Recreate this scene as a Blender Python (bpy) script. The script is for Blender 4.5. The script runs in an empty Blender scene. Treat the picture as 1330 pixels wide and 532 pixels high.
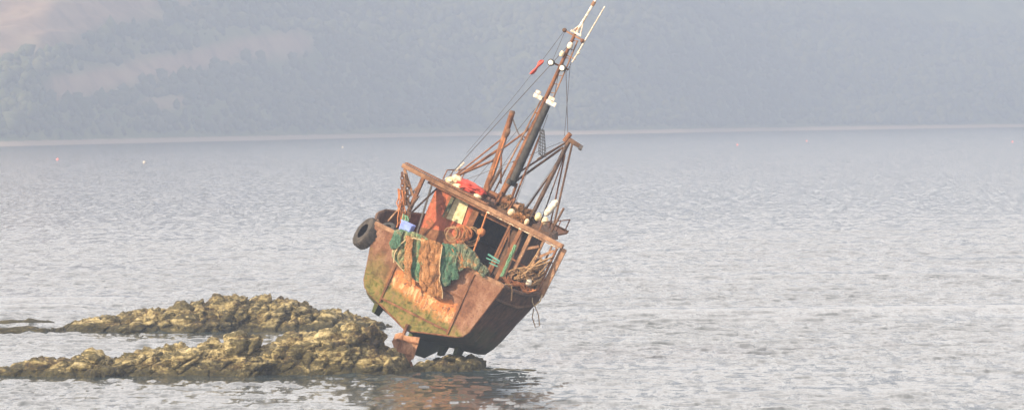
import bpy, bmesh, math, random
import numpy as np
from mathutils import Vector, Matrix, Euler

R = math.radians
scene = bpy.context.scene
COL = scene.collection

# ------------------------------------------------------------------ camera
cam_data = bpy.data.cameras.new('camera')
cam = bpy.data.objects.new('camera', cam_data)
COL.objects.link(cam)
cam_data.sensor_width = 36.0
cam_data.lens = 162.4
cam_data.clip_start = 0.5
cam_data.clip_end = 20000
cam.matrix_world = (Matrix.Translation((0, 0, 7.3)) @ Euler((R(90 - 1.108), 0, 0)).to_matrix().to_4x4()
                    @ Matrix.Rotation(R(-0.5), 4, 'Z'))
scene.camera = cam

# ------------------------------------------------------------------ sky, sun, exposure
SUN_EL, SUN_AZ = 27.0, 232.0          # azimuth clockwise from +Y (the view direction)
world = bpy.data.worlds.new('World')
scene.world = world
world.use_nodes = True
wn = world.node_tree.nodes
wl = world.node_tree.links
bg = wn['Background']
sky = wn.new('ShaderNodeTexSky')
sky.sky_type = 'NISHITA'
sky.sun_disc = False
sky.sun_elevation = R(SUN_EL)
sky.sun_rotation = R(SUN_AZ)
sky.air_density = 1.5
sky.dust_density = 0.8
sky.ozone_density = 0.6
hs = wn.new('ShaderNodeHueSaturation')     # thin high cloud: a paler sky than clear air gives
hs.inputs['Saturation'].default_value = 0.25
wl.new(sky.outputs[0], hs.inputs['Color'])
veil = wn.new('ShaderNodeMix'); veil.data_type = 'RGBA'      # an even veil of thin cloud over the whole sky
veil.inputs[0].default_value = 0.5
veil.inputs[7].default_value = (7.6, 6.35, 5.5, 1)
wl.new(hs.outputs[0], veil.inputs[6])
wl.new(veil.outputs[2], bg.inputs[0])
bg.inputs[1].default_value = 0.15

sun_data = bpy.data.lights.new('sun', 'SUN')
sun_data.energy = 4.2
sun_data.angle = R(0.9)
sun_data.color = (1.0, 0.80, 0.56)
sun = bpy.data.objects.new('sun', sun_data)
COL.objects.link(sun)
sd = Vector((math.sin(R(SUN_AZ)) * math.cos(R(SUN_EL)), math.cos(R(SUN_AZ)) * math.cos(R(SUN_EL)), math.sin(R(SUN_EL))))
sun.rotation_euler = sd.to_track_quat('Z', 'Y').to_euler()
sun.location = (-60, -40, 80)

vs = scene.view_settings
vs.view_transform = 'Standard'
vs.look = 'None'
vs.gamma = 1
vs.use_curve_mapping = False
vs.exposure = 1.58
scene.cycles.use_denoising = True
scene.cycles.volume_bounces = 1
scene.cycles.max_bounces = 8
scene.cycles.sample_clamp_indirect = 6

# ------------------------------------------------------------------ noise in numpy
_rng = np.random.default_rng(7)
_perm = np.concatenate([_rng.permutation(256)] * 3)
_grad = _rng.normal(size=(256, 3))
_grad /= np.linalg.norm(_grad, axis=1)[:, None]


def perlin(p):
    p = np.asarray(p, dtype=np.float64)
    i = np.floor(p).astype(np.int64)
    f = p - i
    w = f * f * f * (f * (f * 6 - 15) + 10)
    out = np.zeros(len(p))
    for c in range(8):
        dx, dy, dz = c & 1, (c >> 1) & 1, c >> 2
        h = _perm[(_perm[(_perm[(i[:, 0] + dx) & 255] + i[:, 1] + dy) & 255] + i[:, 2] + dz) & 255]
        g = _grad[h]
        d = g[:, 0] * (f[:, 0] - dx) + g[:, 1] * (f[:, 1] - dy) + g[:, 2] * (f[:, 2] - dz)
        wx = w[:, 0] if dx else 1 - w[:, 0]
        wy = w[:, 1] if dy else 1 - w[:, 1]
        wz = w[:, 2] if dz else 1 - w[:, 2]
        out += d * wx * wy * wz
    return out * 1.5


def fbm(p, octaves=4, gain=0.5, ridged=False):
    p = np.asarray(p, dtype=np.float64)
    s, a, t = np.zeros(len(p)), 1.0, 0.0
    for o in range(octaves):
        n = perlin(p * (2.03 ** o) + 17.3 * o)
        s += a * ((1 - 2 * np.abs(n)) if ridged else n)
        t += a
        a *= gain
    return s / t


def smooth(a, b, x):
    t = np.clip((x - a) / (b - a), 0, 1)
    return t * t * (3 - 2 * t)


# ------------------------------------------------------------------ object helpers
def tag(o, label=None, cat=None, group=None, kind=None):
    if label: o['label'] = label
    if cat: o['category'] = cat
    if group: o['group'] = group
    if kind: o['kind'] = kind
    return o


def mesh_obj(name, verts, faces, mat, parent=None, shade=False, mw=None):
    me = bpy.data.meshes.new(name)
    me.from_pydata([tuple(v) for v in verts], [], faces)
    me.update()
    return link_mesh(name, me, mat, parent, shade, mw)


def link_mesh(name, me, mat, parent=None, shade=False, mw=None):
    o = bpy.data.objects.new(name, me)
    COL.objects.link(o)
    if mat: me.materials.append(mat)
    if shade:
        me.polygons.foreach_set('use_smooth', [True] * len(me.polygons))
    if parent: o.parent = parent
    if mw is not None: o.matrix_world = mw
    return o


def grid_mesh(name, P, mat, wrap_u=False, shade=True, parent=None):
    """P: array (rows, cols, 3) of points -> one quad sheet, built fast."""
    nr, nc = P.shape[:2]
    me = bpy.data.meshes.new(name)
    me.vertices.add(nr * nc)
    me.vertices.foreach_set('co', P.reshape(-1).astype(np.float32))
    r, c = np.meshgrid(np.arange(nr - 1), np.arange(nc if wrap_u else nc - 1), indexing='ij')
    c2 = (c + 1) % nc
    q = np.stack([r * nc + c, r * nc + c2, (r + 1) * nc + c2, (r + 1) * nc + c], -1).reshape(-1, 4)
    me.loops.add(len(q) * 4)
    me.loops.foreach_set('vertex_index', q.reshape(-1).astype(np.int32))
    me.polygons.add(len(q))
    me.polygons.foreach_set('loop_start', (np.arange(len(q)) * 4).astype(np.int32))
    me.update(calc_edges=True)
    me.validate()
    return link_mesh(name, me, mat, parent, shade)


class MB:
    """collects simple solids and builds them as ONE mesh object"""
    def __init__(self):
        self.v, self.f = [], []

    def add(self, vs_, fs_):
        b = len(self.v)
        self.v += [tuple(x) for x in vs_]
        self.f += [tuple(i + b for i in f) for f in fs_]
        return self

    def hexa(self, c):       # 8 corners: bottom 4 then top 4
        return self.add(c, [(0, 3, 2, 1), (4, 5, 6, 7), (0, 1, 5, 4), (1, 2, 6, 5), (2, 3, 7, 6), (3, 0, 4, 7)])

    def box(self, lo, hi):
        x0, y0, z0 = lo; x1, y1, z1 = hi
        return self.hexa([(x0, y0, z0), (x1, y0, z0), (x1, y1, z0), (x0, y1, z0),
                          (x0, y0, z1), (x1, y0, z1), (x1, y1, z1), (x0, y1, z1)])

    def bar(self, p, q, w, h, ref=(0, 1, 0)):
        p, q = Vector(p), Vector(q)
        d = (q - p).normalized()
        a = Vector(ref).cross(d)
        if a.length < 1e-4: a = Vector((1, 0, 0)).cross(d)
        a.normalize()
        b = d.cross(a)
        c = []
        for e in (p, q):
            for sa, sb in ((-1, -1), (1, -1), (1, 1), (-1, 1)):
                c.append(e + a * sa * w / 2 + b * sb * h / 2)
        return self.hexa(c)

    def tube(self, pts, r, n=7, closed=False, cap=True):
        pts = [Vector(p) for p in pts]
        m = len(pts)
        rs = r if isinstance(r, (list, tuple)) else [r] * m
        ring, vs_, fs_ = [], [], []
        prev = None
        for i, p in enumerate(pts):
            if closed:
                d = pts[(i + 1) % m] - pts[i - 1]
            else:
                d = pts[min(i + 1, m - 1)] - pts[max(i - 1, 0)]
            if d.length < 1e-6: d = Vector((0, 0, 1))
            d.normalize()
            if prev is None:
                a = d.cross(Vector((0.31, 0.2, 0.93)))
                if a.length < 1e-3: a = d.cross(Vector((1, 0, 0)))
            else:
                a = prev - d * prev.dot(d)
            a.normalize(); prev = a
            b = d.cross(a)
            for k in range(n):
                t = 2 * math.pi * k / n
                vs_.append(p + (a * math.cos(t) + b * math.sin(t)) * rs[i])
        for i in range(m if closed else m - 1):
            j = (i + 1) % m
            for k in range(n):
                k2 = (k + 1) % n
                fs_.append((i * n + k, i * n + k2, j * n + k2, j * n + k))
        if cap and not closed:
            fs_.append(tuple(range(n - 1, -1, -1)))
            fs_.append(tuple((m - 1) * n + k for k in range(n)))
        return self.add(vs_, fs_)

    def lathe(self, prof, c, axis=(0, 0, 1), n=20, closed=False):
        """prof: list of (radius, height) along axis from centre c"""
        ax = Vector(axis).normalized()
        a = ax.orthogonal().normalized(); b = ax.cross(a)
        c = Vector(c); m = len(prof)
        vs_ = [c + ax * h + (a * math.cos(2 * math.pi * k / n) + b * math.sin(2 * math.pi * k / n)) * r
               for r, h in prof for k in range(n)]
        fs_ = []
        for i in range(m if closed else m - 1):
            j = (i + 1) % m
            for k in range(n):
                k2 = (k + 1) % n
                fs_.append((i * n + k, i * n + k2, j * n + k2, j * n + k))
        if not closed:
            fs_ += [tuple(range(n - 1, -1, -1)), tuple((m - 1) * n + k for k in range(n))]
        return self.add(vs_, fs_)

    def plate(self, poly, y0, y1):
        """polygon in local x,z extruded between y0 and y1"""
        n = len(poly)
        vs_ = [(x, y0, z) for x, z in poly] + [(x, y1, z) for x, z in poly]
        fs_ = [tuple(range(n)), tuple(range(2 * n - 1, n - 1, -1))]
        fs_ += [(i, i + n, (i + 1) % n + n, (i + 1) % n) for i in range(n)]
        return self.add(vs_, fs_)

    def ellip(self, c, r, sub=2, lump=0.0, seed=0, freq=3.0):
        bm = bmesh.new()
        bmesh.ops.create_icosphere(bm, subdivisions=sub, radius=1.0)
        p = np.array([v.co[:] for v in bm.verts])
        if lump:
            p *= (1 + lump * fbm(p * freq / 3 * 1.7 + seed * 5.1, 3))[:, None]
        vs_ = p * np.array(r) + np.array(c)
        fs_ = [tuple(v.index for v in f.verts) for f in bm.faces]
        bm.free()
        return self.add(vs_, fs_)

    def build(self, name, mat, parent=None, shade=False, mw=None, bevel=0.0):
        o = mesh_obj(name, self.v, self.f, mat, parent, False, mw)
        bm = bmesh.new(); bm.from_mesh(o.data)
        bmesh.ops.recalc_face_normals(bm, faces=bm.faces)
        if bevel:
            bmesh.ops.bevel(bm, geom=[e for e in bm.edges], offset=bevel, segments=1, affect='EDGES')
        bm.to_mesh(o.data); bm.free()
        if shade:
            o.data.polygons.foreach_set('use_smooth', [True] * len(o.data.polygons))
            try: o.data.set_sharp_from_angle(angle=R(42))
            except Exception: pass
        return o


# ------------------------------------------------------------------ materials
class NT:
    def __init__(self, name):
        self.m = bpy.data.materials.new(name)
        self.m.use_nodes = True
        self.n = self.m.node_tree.nodes
        self.l = self.m.node_tree.links
        self.b = self.n['Principled BSDF']

    def node(self, t, **kw):
        x = self.n.new(t)
        for k, v in kw.items(): setattr(x, k, v)
        return x

    def link(self, a, b): self.l.new(a, b)

    def coords(self, kind='Object', scale=(1, 1, 1)):
        tc = self.node('ShaderNodeTexCoord')
        mp = self.node('ShaderNodeMapping')
        mp.inputs['Scale'].default_value = scale
        self.link(tc.outputs[kind], mp.inputs[0])
        return mp.outputs[0]

    def noise(self, vec, scale, detail=4, rough=0.55, dist=0.0):
        x = self.node('ShaderNodeTexNoise')
        x.inputs['Scale'].default_value = scale
        x.inputs['Detail'].default_value = detail
        x.inputs['Roughness'].default_value = rough
        x.inputs['Distortion'].default_value = dist
        if vec is not None: self.link(vec, x.inputs['Vector'])
        return x.outputs['Fac']

    def ramp(self, fac, stops):
        x = self.node('ShaderNodeValToRGB')
        e = x.color_ramp.elements
        while len(e) < len(stops): e.new(0.5)
        for k, (p, c) in enumerate(stops):
            e[k].position = p
            e[k].color = (c, c, c, 1) if isinstance(c, (int, float)) else (*c, 1)
        self.link(fac, x.inputs[0])
        return x.outputs[0]

    def mix(self, fac, a, b):
        x = self.node('ShaderNodeMix', data_type='RGBA')
        for v, i in ((fac, 0), (a, 6), (b, 7)):
            if hasattr(v, 'links') or hasattr(v, 'is_linked'): self.link(v, x.inputs[i])
            elif isinstance(v, (int, float)): x.inputs[i].default_value = v
            else: x.inputs[i].default_value = (*v, 1)
        return x.outputs[2]

    def math(self, op, a, b=0.0, clamp=False):
        x = self.node('ShaderNodeMath', operation=op, use_clamp=clamp)
        for v, i in ((a, 0), (b, 1)):
            if isinstance(v, (int, float)): x.inputs[i].default_value = v
            else: self.link(v, x.inputs[i])
        return x.outputs[0]

    def sep(self, vec):
        x = self.node('ShaderNodeSeparateXYZ'); self.link(vec, x.inputs[0]); return x.outputs

    def bump(self, h, strength=0.4, dist=0.02):
        x = self.node('ShaderNodeBump')
        x.inputs['Strength'].default_value = strength
        x.inputs['Distance'].default_value = dist
        self.link(h, x.inputs['Height'])
        self.link(x.outputs[0], self.b.inputs['Normal'])

    def out(self, col, rough=0.8, spec=0.2, metal=0.0):
        if hasattr(col, 'is_linked'): self.link(col, self.b.inputs['Base Color'])
        else: self.b.inputs['Base Color'].default_value = (*col, 1)
        if hasattr(rough, 'is_linked'): self.link(rough, self.b.inputs['Roughness'])
        else: self.b.inputs['Roughness'].default_value = rough
        self.b.inputs['Specular IOR Level'].default_value = spec
        self.b.inputs['Metallic'].default_value = metal
        return self.m


def rust(name, dark, mid, light, paint=None, paint_amt=0.5, algae=None, scale=2.2, rough=0.85):
    """weathered steel: streaked rust, flaking remnants of paint, optional algae low on the hull"""
    t = NT(name)
    v = t.coords()
    vs_ = t.coords(scale=(1, 1, 0.6))
    n1 = t.noise(v, scale, 6, 0.62)
    n2 = t.noise(vs_, scale * 3.1, 5, 0.6, 0.4)
    n3 = t.noise(v, scale * 9, 4, 0.6)
    f = t.math('ADD', t.math('MULTIPLY', n1, 0.5), t.math('MULTIPLY', n2, 0.5))
    c = t.ramp(f, [(0.36, dark), (0.5, mid), (0.64, light)])
    c = t.mix(t.math('MULTIPLY', t.ramp(n3, [(0.5, 0.0), (0.68, 1.0)]), 0.45), c, dark)
    if paint:
        k = t.ramp(t.noise(v, scale * 1.7, 7, 0.7, 0.6), [(paint_amt, 0.0), (paint_amt + 0.04, 1.0)])
        c = t.mix(k, c, paint)
    if algae:
        z = t.sep(v)[2]
        wob = t.math('MULTIPLY', t.math('SUBTRACT', t.noise(v, 1.6, 5, 0.65), 0.5), 1.6)
        zz = t.math('ADD', z, wob)
        mr = t.node('ShaderNodeMapRange')
        mr.inputs[1].default_value, mr.inputs[2].default_value = algae[1], algae[2]
        mr.inputs[3].default_value, mr.inputs[4].default_value = 0.85, 0.0
        t.link(zz, mr.inputs[0])
        g = t.mix(t.noise(v, 6, 4), (0.06, 0.085, 0.02), algae[0])
        c = t.mix(mr.outputs[0], c, g)
    t.bump(n3, 0.5, 0.015)
    return t.out(c, rough, 0.25)


def flat(name, a, b, scale=4, rough=0.7, spec=0.3, bump=0.25):
    t = NT(name)
    v = t.coords()
    n = t.noise(v, scale, 5, 0.6)
    c = t.ramp(n, [(0.38, a), (0.62, b)])
    t.bump(t.noise(v, scale * 4, 4), bump, 0.01)
    return t.out(c, rough, spec)


M = {}
M['rust'] = rust('rusty_steel', (0.065, 0.028, 0.014), (0.155, 0.066, 0.03), (0.25, 0.12, 0.06))
M['rust_dark'] = rust('dark_rusty_steel', (0.035, 0.022, 0.016), (0.085, 0.048, 0.03), (0.15, 0.085, 0.05))
M['rust_pale'] = rust('pale_rusty_steel', (0.10, 0.05, 0.028), (0.21, 0.115, 0.065), (0.31, 0.19, 0.115), (0.48, 0.38, 0.27), 0.62)
M['flaked'] = rust('flaked_white_steel', (0.10, 0.05, 0.028), (0.21, 0.115, 0.065), (0.31, 0.19, 0.115), (0.52, 0.44, 0.32), 0.52, scale=4)
M['hull'] = rust('hull_steel', (0.03, 0.018, 0.013), (0.085, 0.044, 0.027), (0.15, 0.075, 0.043),
                 algae=((0.07, 0.10, 0.03), -2.6, -1.3))
M['rudder'] = rust('orange_rusty_steel', (0.16, 0.075, 0.04), (0.30, 0.155, 0.085), (0.42, 0.25, 0.15), scale=3.5)
M['red'] = rust('red_painted_steel', (0.16, 0.045, 0.022), (0.36, 0.095, 0.05), (0.46, 0.15, 0.08), (0.22, 0.085, 0.04), 0.54)
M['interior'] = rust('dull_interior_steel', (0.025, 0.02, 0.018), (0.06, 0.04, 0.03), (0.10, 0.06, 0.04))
M['board'] = flat('stained_cream_board', (0.36, 0.31, 0.17), (0.58, 0.52, 0.32), 9)
M['white'] = flat('weathered_white_paint', (0.34, 0.28, 0.21), (0.60, 0.56, 0.49), 11, 0.6)
M['wood'] = flat('weathered_wood', (0.20, 0.13, 0.08), (0.36, 0.26, 0.16), 6, 0.85)
M['black'] = flat('black_rubber', (0.018, 0.018, 0.018), (0.04, 0.038, 0.036), 8, 0.75)
M['tyre'] = flat('tyre_rubber', (0.022, 0.02, 0.018), (0.055, 0.047, 0.04), 8, 0.9)
M['cable'] = flat('dark_wire', (0.05, 0.045, 0.045), (0.09, 0.08, 0.08), 8, 0.8)
M['glass'] = flat('lamp_glass', (0.40, 0.40, 0.36), (0.6, 0.6, 0.56), 8, 0.2, 0.5)
M['cloth_red'] = flat('red_tarpaulin', (0.34, 0.04, 0.03), (0.50, 0.075, 0.05), 5, 0.7)
M['foam'] = flat('cream_foam', (0.42, 0.32, 0.20), (0.62, 0.53, 0.38), 10, 0.9)
M['blue'] = flat('blue_plastic', (0.14, 0.20, 0.52), (0.22, 0.30, 0.66), 5, 0.5)
M['turq'] = flat('turquoise_plastic', (0.05, 0.18, 0.15), (0.10, 0.26, 0.22), 8, 0.6)
M['rope_tan'] = flat('tan_rope', (0.20, 0.12, 0.06), (0.34, 0.22, 0.12), 30, 0.95, 0.1, 0.6)
M['rope_orange'] = flat('orange_rope', (0.28, 0.10, 0.04), (0.42, 0.18, 0.075), 30, 0.95, 0.1, 0.6)
M['rope_green'] = flat('green_rope', (0.07, 0.20, 0.11), (0.20, 0.31, 0.20), 16, 0.95, 0.1, 0.6)
M['rope_cream'] = flat('cream_rope', (0.34, 0.25, 0.14), (0.48, 0.38, 0.24), 24, 0.95, 0.1, 0.6)
M['pink'] = flat('pink_float', (0.62, 0.16, 0.14), (0.76, 0.26, 0.22), 3, 0.6)


def net_mat(name, stops, patch):
    t = NT(name)
    v = t.coords()
    n = t.noise(v, 3.2, 6, 0.65, 0.8)
    fine = t.noise(t.coords(scale=(1, 1, 0.6)), 34, 3, 0.6)
    c = t.ramp(n, stops)
    c = t.mix(t.math('MULTIPLY', t.ramp(fine, [(0.46, 0.0), (0.6, 1.0)]), 0.55), c, patch)
    t.bump(fine, 0.9, 0.03)
    hole = t.ramp(t.noise(t.coords(scale=(1, 0.4, 1)), 46, 2, 0.5), [(0.41, 0.0), (0.45, 1.0)])     # the open mesh
    t.link(hole, t.b.inputs['Alpha'])
    return t.out(c, 0.95, 0.05)


M['net_green'] = net_mat('green_net', [(0.40, (0.09, 0.21, 0.13)), (0.50, (0.17, 0.22, 0.12)), (0.60, (0.28, 0.21, 0.11))], (0.08, 0.10, 0.055))
M['net_orange'] = net_mat('orange_net', [(0.38, (0.20, 0.11, 0.055)), (0.5, (0.34, 0.16, 0.065)), (0.62, (0.38, 0.22, 0.11))], (0.16, 0.08, 0.035))
M['net_teal'] = net_mat('teal_net', [(0.40, (0.05, 0.12, 0.08)), (0.52, (0.085, 0.16, 0.11)), (0.62, (0.18, 0.17, 0.10))], (0.04, 0.075, 0.05))
M['net_grey'] = net_mat('grey_net', [(0.40, (0.09, 0.13, 0.09)), (0.52, (0.16, 0.17, 0.11)), (0.60, (0.36, 0.18, 0.07))], (0.07, 0.08, 0.05))


M['net_brown'] = net_mat('brown_net', [(0.38, (0.06, 0.035, 0.02)), (0.5, (0.13, 0.07, 0.035)), (0.62, (0.20, 0.12, 0.06))], (0.04, 0.025, 0.015))


def transom_mat():
    """stern plating: orange-brown rust, a flaked white and orange band, green weed low down"""
    t = NT('transom_steel')
    v = t.coords()
    vz = t.coords(scale=(1, 1, 0.3))
    n1 = t.noise(v, 2.0, 6, 0.62)
    n2 = t.noise(vz, 5.5, 5, 0.62, 0.5)
    n3 = t.noise(v, 22, 4, 0.6)
    f = t.math('ADD', t.math('MULTIPLY', n1, 0.7), t.math('MULTIPLY', n2, 0.3))
    c = t.ramp(f, [(0.35, (0.06, 0.028, 0.018)), (0.45, (0.15, 0.068, 0.038)), (0.55, (0.215, 0.115, 0.072)), (0.68, (0.27, 0.17, 0.12))])
    c = t.mix(t.math('MULTIPLY', t.ramp(n3, [(0.50, 0.0), (0.62, 1.0)]), 0.6), c, (0.085, 0.036, 0.02))
    x, y, z = t.sep(v)
    # height measured along a line that sinks a little to starboard, wobbled by noise
    wob = t.math('MULTIPLY', t.math('SUBTRACT', t.noise(v, 3.0, 5, 0.65), 0.5), 0.9)
    h = t.math('ADD', t.math('ADD', z, wob), t.math('MULTIPLY', x, 0.10))

    def band(lo, mid0, mid1, hi):
        a = t.node('ShaderNodeMapRange', interpolation_type='SMOOTHSTEP'); t.link(h, a.inputs[0])
        a.inputs[1].default_value, a.inputs[2].default_value = lo, mid0
        b = t.node('ShaderNodeMapRange', interpolation_type='SMOOTHSTEP'); t.link(h, b.inputs[0])
        b.inputs[1].default_value, b.inputs[2].default_value = mid1, hi
        b.inputs[3].default_value, b.inputs[4].default_value = 1.0, 0.0
        return t.math('MULTIPLY', a.outputs[0], b.outputs[0])
    flake = t.ramp(t.noise(vz, 9, 8, 0.75, 0.5), [(0.47, 0.0), (0.62, 0.9)])
    flake2 = t.ramp(t.noise(v, 8, 6, 0.7, 0.8), [(0.40, 0.0), (0.50, 1.0)])
    # the band is confined to the middle plates
    xm = t.ramp(t.math('ADD', t.math('MULTIPLY', x, 0.25), 0.5), [(0.20, 0.0), (0.27, 1.0), (0.76, 1.0), (0.80, 0.0)])
    c = t.mix(t.math('MULTIPLY', t.math('MULTIPLY', band(-1.75, -1.6, -1.05, -0.9), flake2), xm), c, (0.42, 0.15, 0.05))
    c = t.mix(t.math('MULTIPLY', t.math('MULTIPLY', band(-1.65, -1.5, -1.25, -1.1), flake), xm), c, (0.52, 0.40, 0.22))
    low = band(-9, -8, -1.75, -1.35)
    g = t.ramp(t.noise(v, 5, 6, 0.7, 0.6), [(0.38, (0.045, 0.05, 0.011)), (0.5, (0.125, 0.12, 0.03)), (0.62, (0.20, 0.13, 0.05))])
    c = t.mix(t.math('MULTIPLY', low, t.ramp(n2, [(0.30, 0.35), (0.5, 0.95)])), c, g)
    # weed runs higher on the port side
    pm = t.ramp(t.math('ADD', t.math('MULTIPLY', x, -0.25), 0.5), [(0.74, 0.0), (0.86, 1.0)])
    c = t.mix(t.math('MULTIPLY', t.math('MULTIPLY', pm, band(-9, -8, -1.3, -0.7)), 0.6), c, g)
    t.bump(t.math('ADD', n3, t.math('MULTIPLY', n1, 1.5)), 0.5, 0.03)
    return t.out(c, 0.85, 0.2)


M['transom'] = transom_mat()


def rock_mat():
    t = NT('weedy_rock')
    tc = t.node('ShaderNodeTexCoord')
    gm = t.node('ShaderNodeNewGeometry')
    v = gm.outputs['Position']
    mp = t.node('ShaderNodeMapping')
    mp.inputs['Rotation'].default_value = (0, R(38), R(15))
    mp.inputs['Scale'].default_value = (0.55, 1, 2.2)
    t.link(v, mp.inputs[0])
    st = mp.outputs[0]
    n1 = t.noise(v, 0.9, 6, 0.62)
    n2 = t.noise(st, 3.0, 7, 0.68, 0.4)
    n3 = t.noise(v, 11, 5, 0.65)
    f = t.math('ADD', t.math('MULTIPLY', n1, 0.35), t.math('ADD', t.math('MULTIPLY', n2, 0.4), t.math('MULTIPLY', n3, 0.25)))
    c = t.ramp(f, [(0.40, (0.012, 0.009, 0.005)), (0.46, (0.07, 0.048, 0.018)), (0.51, (0.20, 0.165, 0.075)), (0.57, (0.345, 0.29, 0.155)), (0.68, (0.46, 0.41, 0.28))])
    # brown wrack grows in patches, and a dark wet belt of weed at the tide line
    w = t.ramp(t.noise(st, 1.5, 8, 0.72, 0.6), [(0.485, 0.0), (0.53, 1.0)])
    weed = t.ramp(n3, [(0.35, (0.006, 0.006, 0.003)), (0.6, (0.030, 0.027, 0.008)), (0.7, (0.055, 0.052, 0.014))])
    c = t.mix(t.math('MULTIPLY', w, 0.8), c, weed)
    z = t.sep(v)[2]
    zz = t.math('ADD', z, t.math('MULTIPLY', t.math('SUBTRACT', t.noise(v, 2.2, 5, 0.65), 0.5), 0.75))
    mr = t.node('ShaderNodeMapRange', interpolation_type='SMOOTHSTEP')
    mr.inputs[1].default_value, mr.inputs[2].default_value = 0.10, 0.34
    mr.inputs[3].default_value, mr.inputs[4].default_value = 0.92, 0.0
    t.link(zz, mr.inputs[0])
    c = t.mix(mr.outputs[0], c, weed)
    t.bump(t.math('ADD', n2, t.math('MULTIPLY', n3, 0.7)), 0.9, 0.10)
    return t.out(c, 0.8, 0.25)


M['rock'] = rock_mat()


RIPPLE = 0.85


def sea_mat():
    t = NT('sea_water')
    gm = t.node('ShaderNodeNewGeometry')
    v = gm.outputs['Position']
    # wind ripples too fine for the mesh: slopes laid out in streaks along the wind
    mp = t.node('ShaderNodeMapping'); mp.inputs['Scale'].default_value = (3.0, 0.42, 1); t.link(v, mp.inputs[0])
    nz = t.node('ShaderNodeTexNoise'); t.link(mp.outputs[0], nz.inputs['Vector'])
    nz.inputs['Scale'].default_value = 1.0; nz.inputs['Detail'].default_value = 6; nz.inputs['Roughness'].default_value = 0.68
    a = t.node('ShaderNodeVectorMath', operation='SUBTRACT'); t.link(nz.outputs['Color'], a.inputs[0]); a.inputs[1].default_value = (0.5, 0.5, 0.5)
    b = t.node('ShaderNodeVectorMath', operation='MULTIPLY'); t.link(a.outputs[0], b.inputs[0]); b.inputs[1].default_value = (0.2, RIPPLE, 0.0)
    at = t.node('ShaderNodeAttribute', attribute_name='calm')
    sc = t.node('ShaderNodeVectorMath', operation='SCALE'); t.link(b.outputs[0], sc.inputs[0])
    t.link(t.math('SUBTRACT', 1.0, t.math('MULTIPLY', at.outputs['Fac'], 0.8)), sc.inputs['Scale'])
    c = t.node('ShaderNodeVectorMath', operation='ADD'); t.link(gm.outputs['Normal'], c.inputs[0]); t.link(sc.outputs[0], c.inputs[1])
    d = t.node('ShaderNodeVectorMath', operation='NORMALIZE'); t.link(c.outputs[0], d.inputs[0])
    t.link(d.outputs[0], t.b.inputs['Normal'])
    t.out((0.022, 0.032, 0.036), 0.12, 0.5)
    t.b.inputs['IOR'].default_value = 1.333
    return t.m


M['sea'] = sea_mat()


def land_mat():
    t = NT('hillside')
    gm = t.node('ShaderNodeNewGeometry')
    v = gm.outputs['Position']
    n = t.noise(v, 0.06, 6, 0.65)
    moor = t.ramp(n, [(0.38, (0.15, 0.10, 0.065)), (0.5, (0.22, 0.15, 0.10)), (0.64, (0.25, 0.185, 0.12))])
    grass = t.ramp(n, [(0.38, (0.055, 0.075, 0.03)), (0.62, (0.12, 0.13, 0.05))])
    at = t.node('ShaderNodeAttribute', attribute_name='moor')
    c = t.mix(at.outputs['Fac'], grass, moor)
    z = t.sep(v)[2]
    zz = t.math('ADD', z, t.math('MULTIPLY', t.noise(v, 0.15, 3), 0.8))
    mr = t.node('ShaderNodeMapRange')
    mr.inputs[1].default_value, mr.inputs[2].default_value = 1.5, 2.0
    mr.inputs[3].default_value, mr.inputs[4].default_value = 1.0, 0.0
    t.link(zz, mr.inputs[0])
    c = t.mix(mr.outputs[0], c, (0.27, 0.22, 0.17))
    return t.out(c, 0.95, 0.05)


M['land'] = land_mat()
t = NT('woodland_leaves')
gm = t.node('ShaderNodeNewGeometry')
M['wood_leaf'] = t.out(t.ramp(t.noise(gm.outputs['Position'], 0.09, 5, 0.7), [(0.35, (0.045, 0.055, 0.028)), (0.5, (0.06, 0.07, 0.033)), (0.66, (0.095, 0.095, 0.045))]), 0.95, 0.05)

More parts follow.
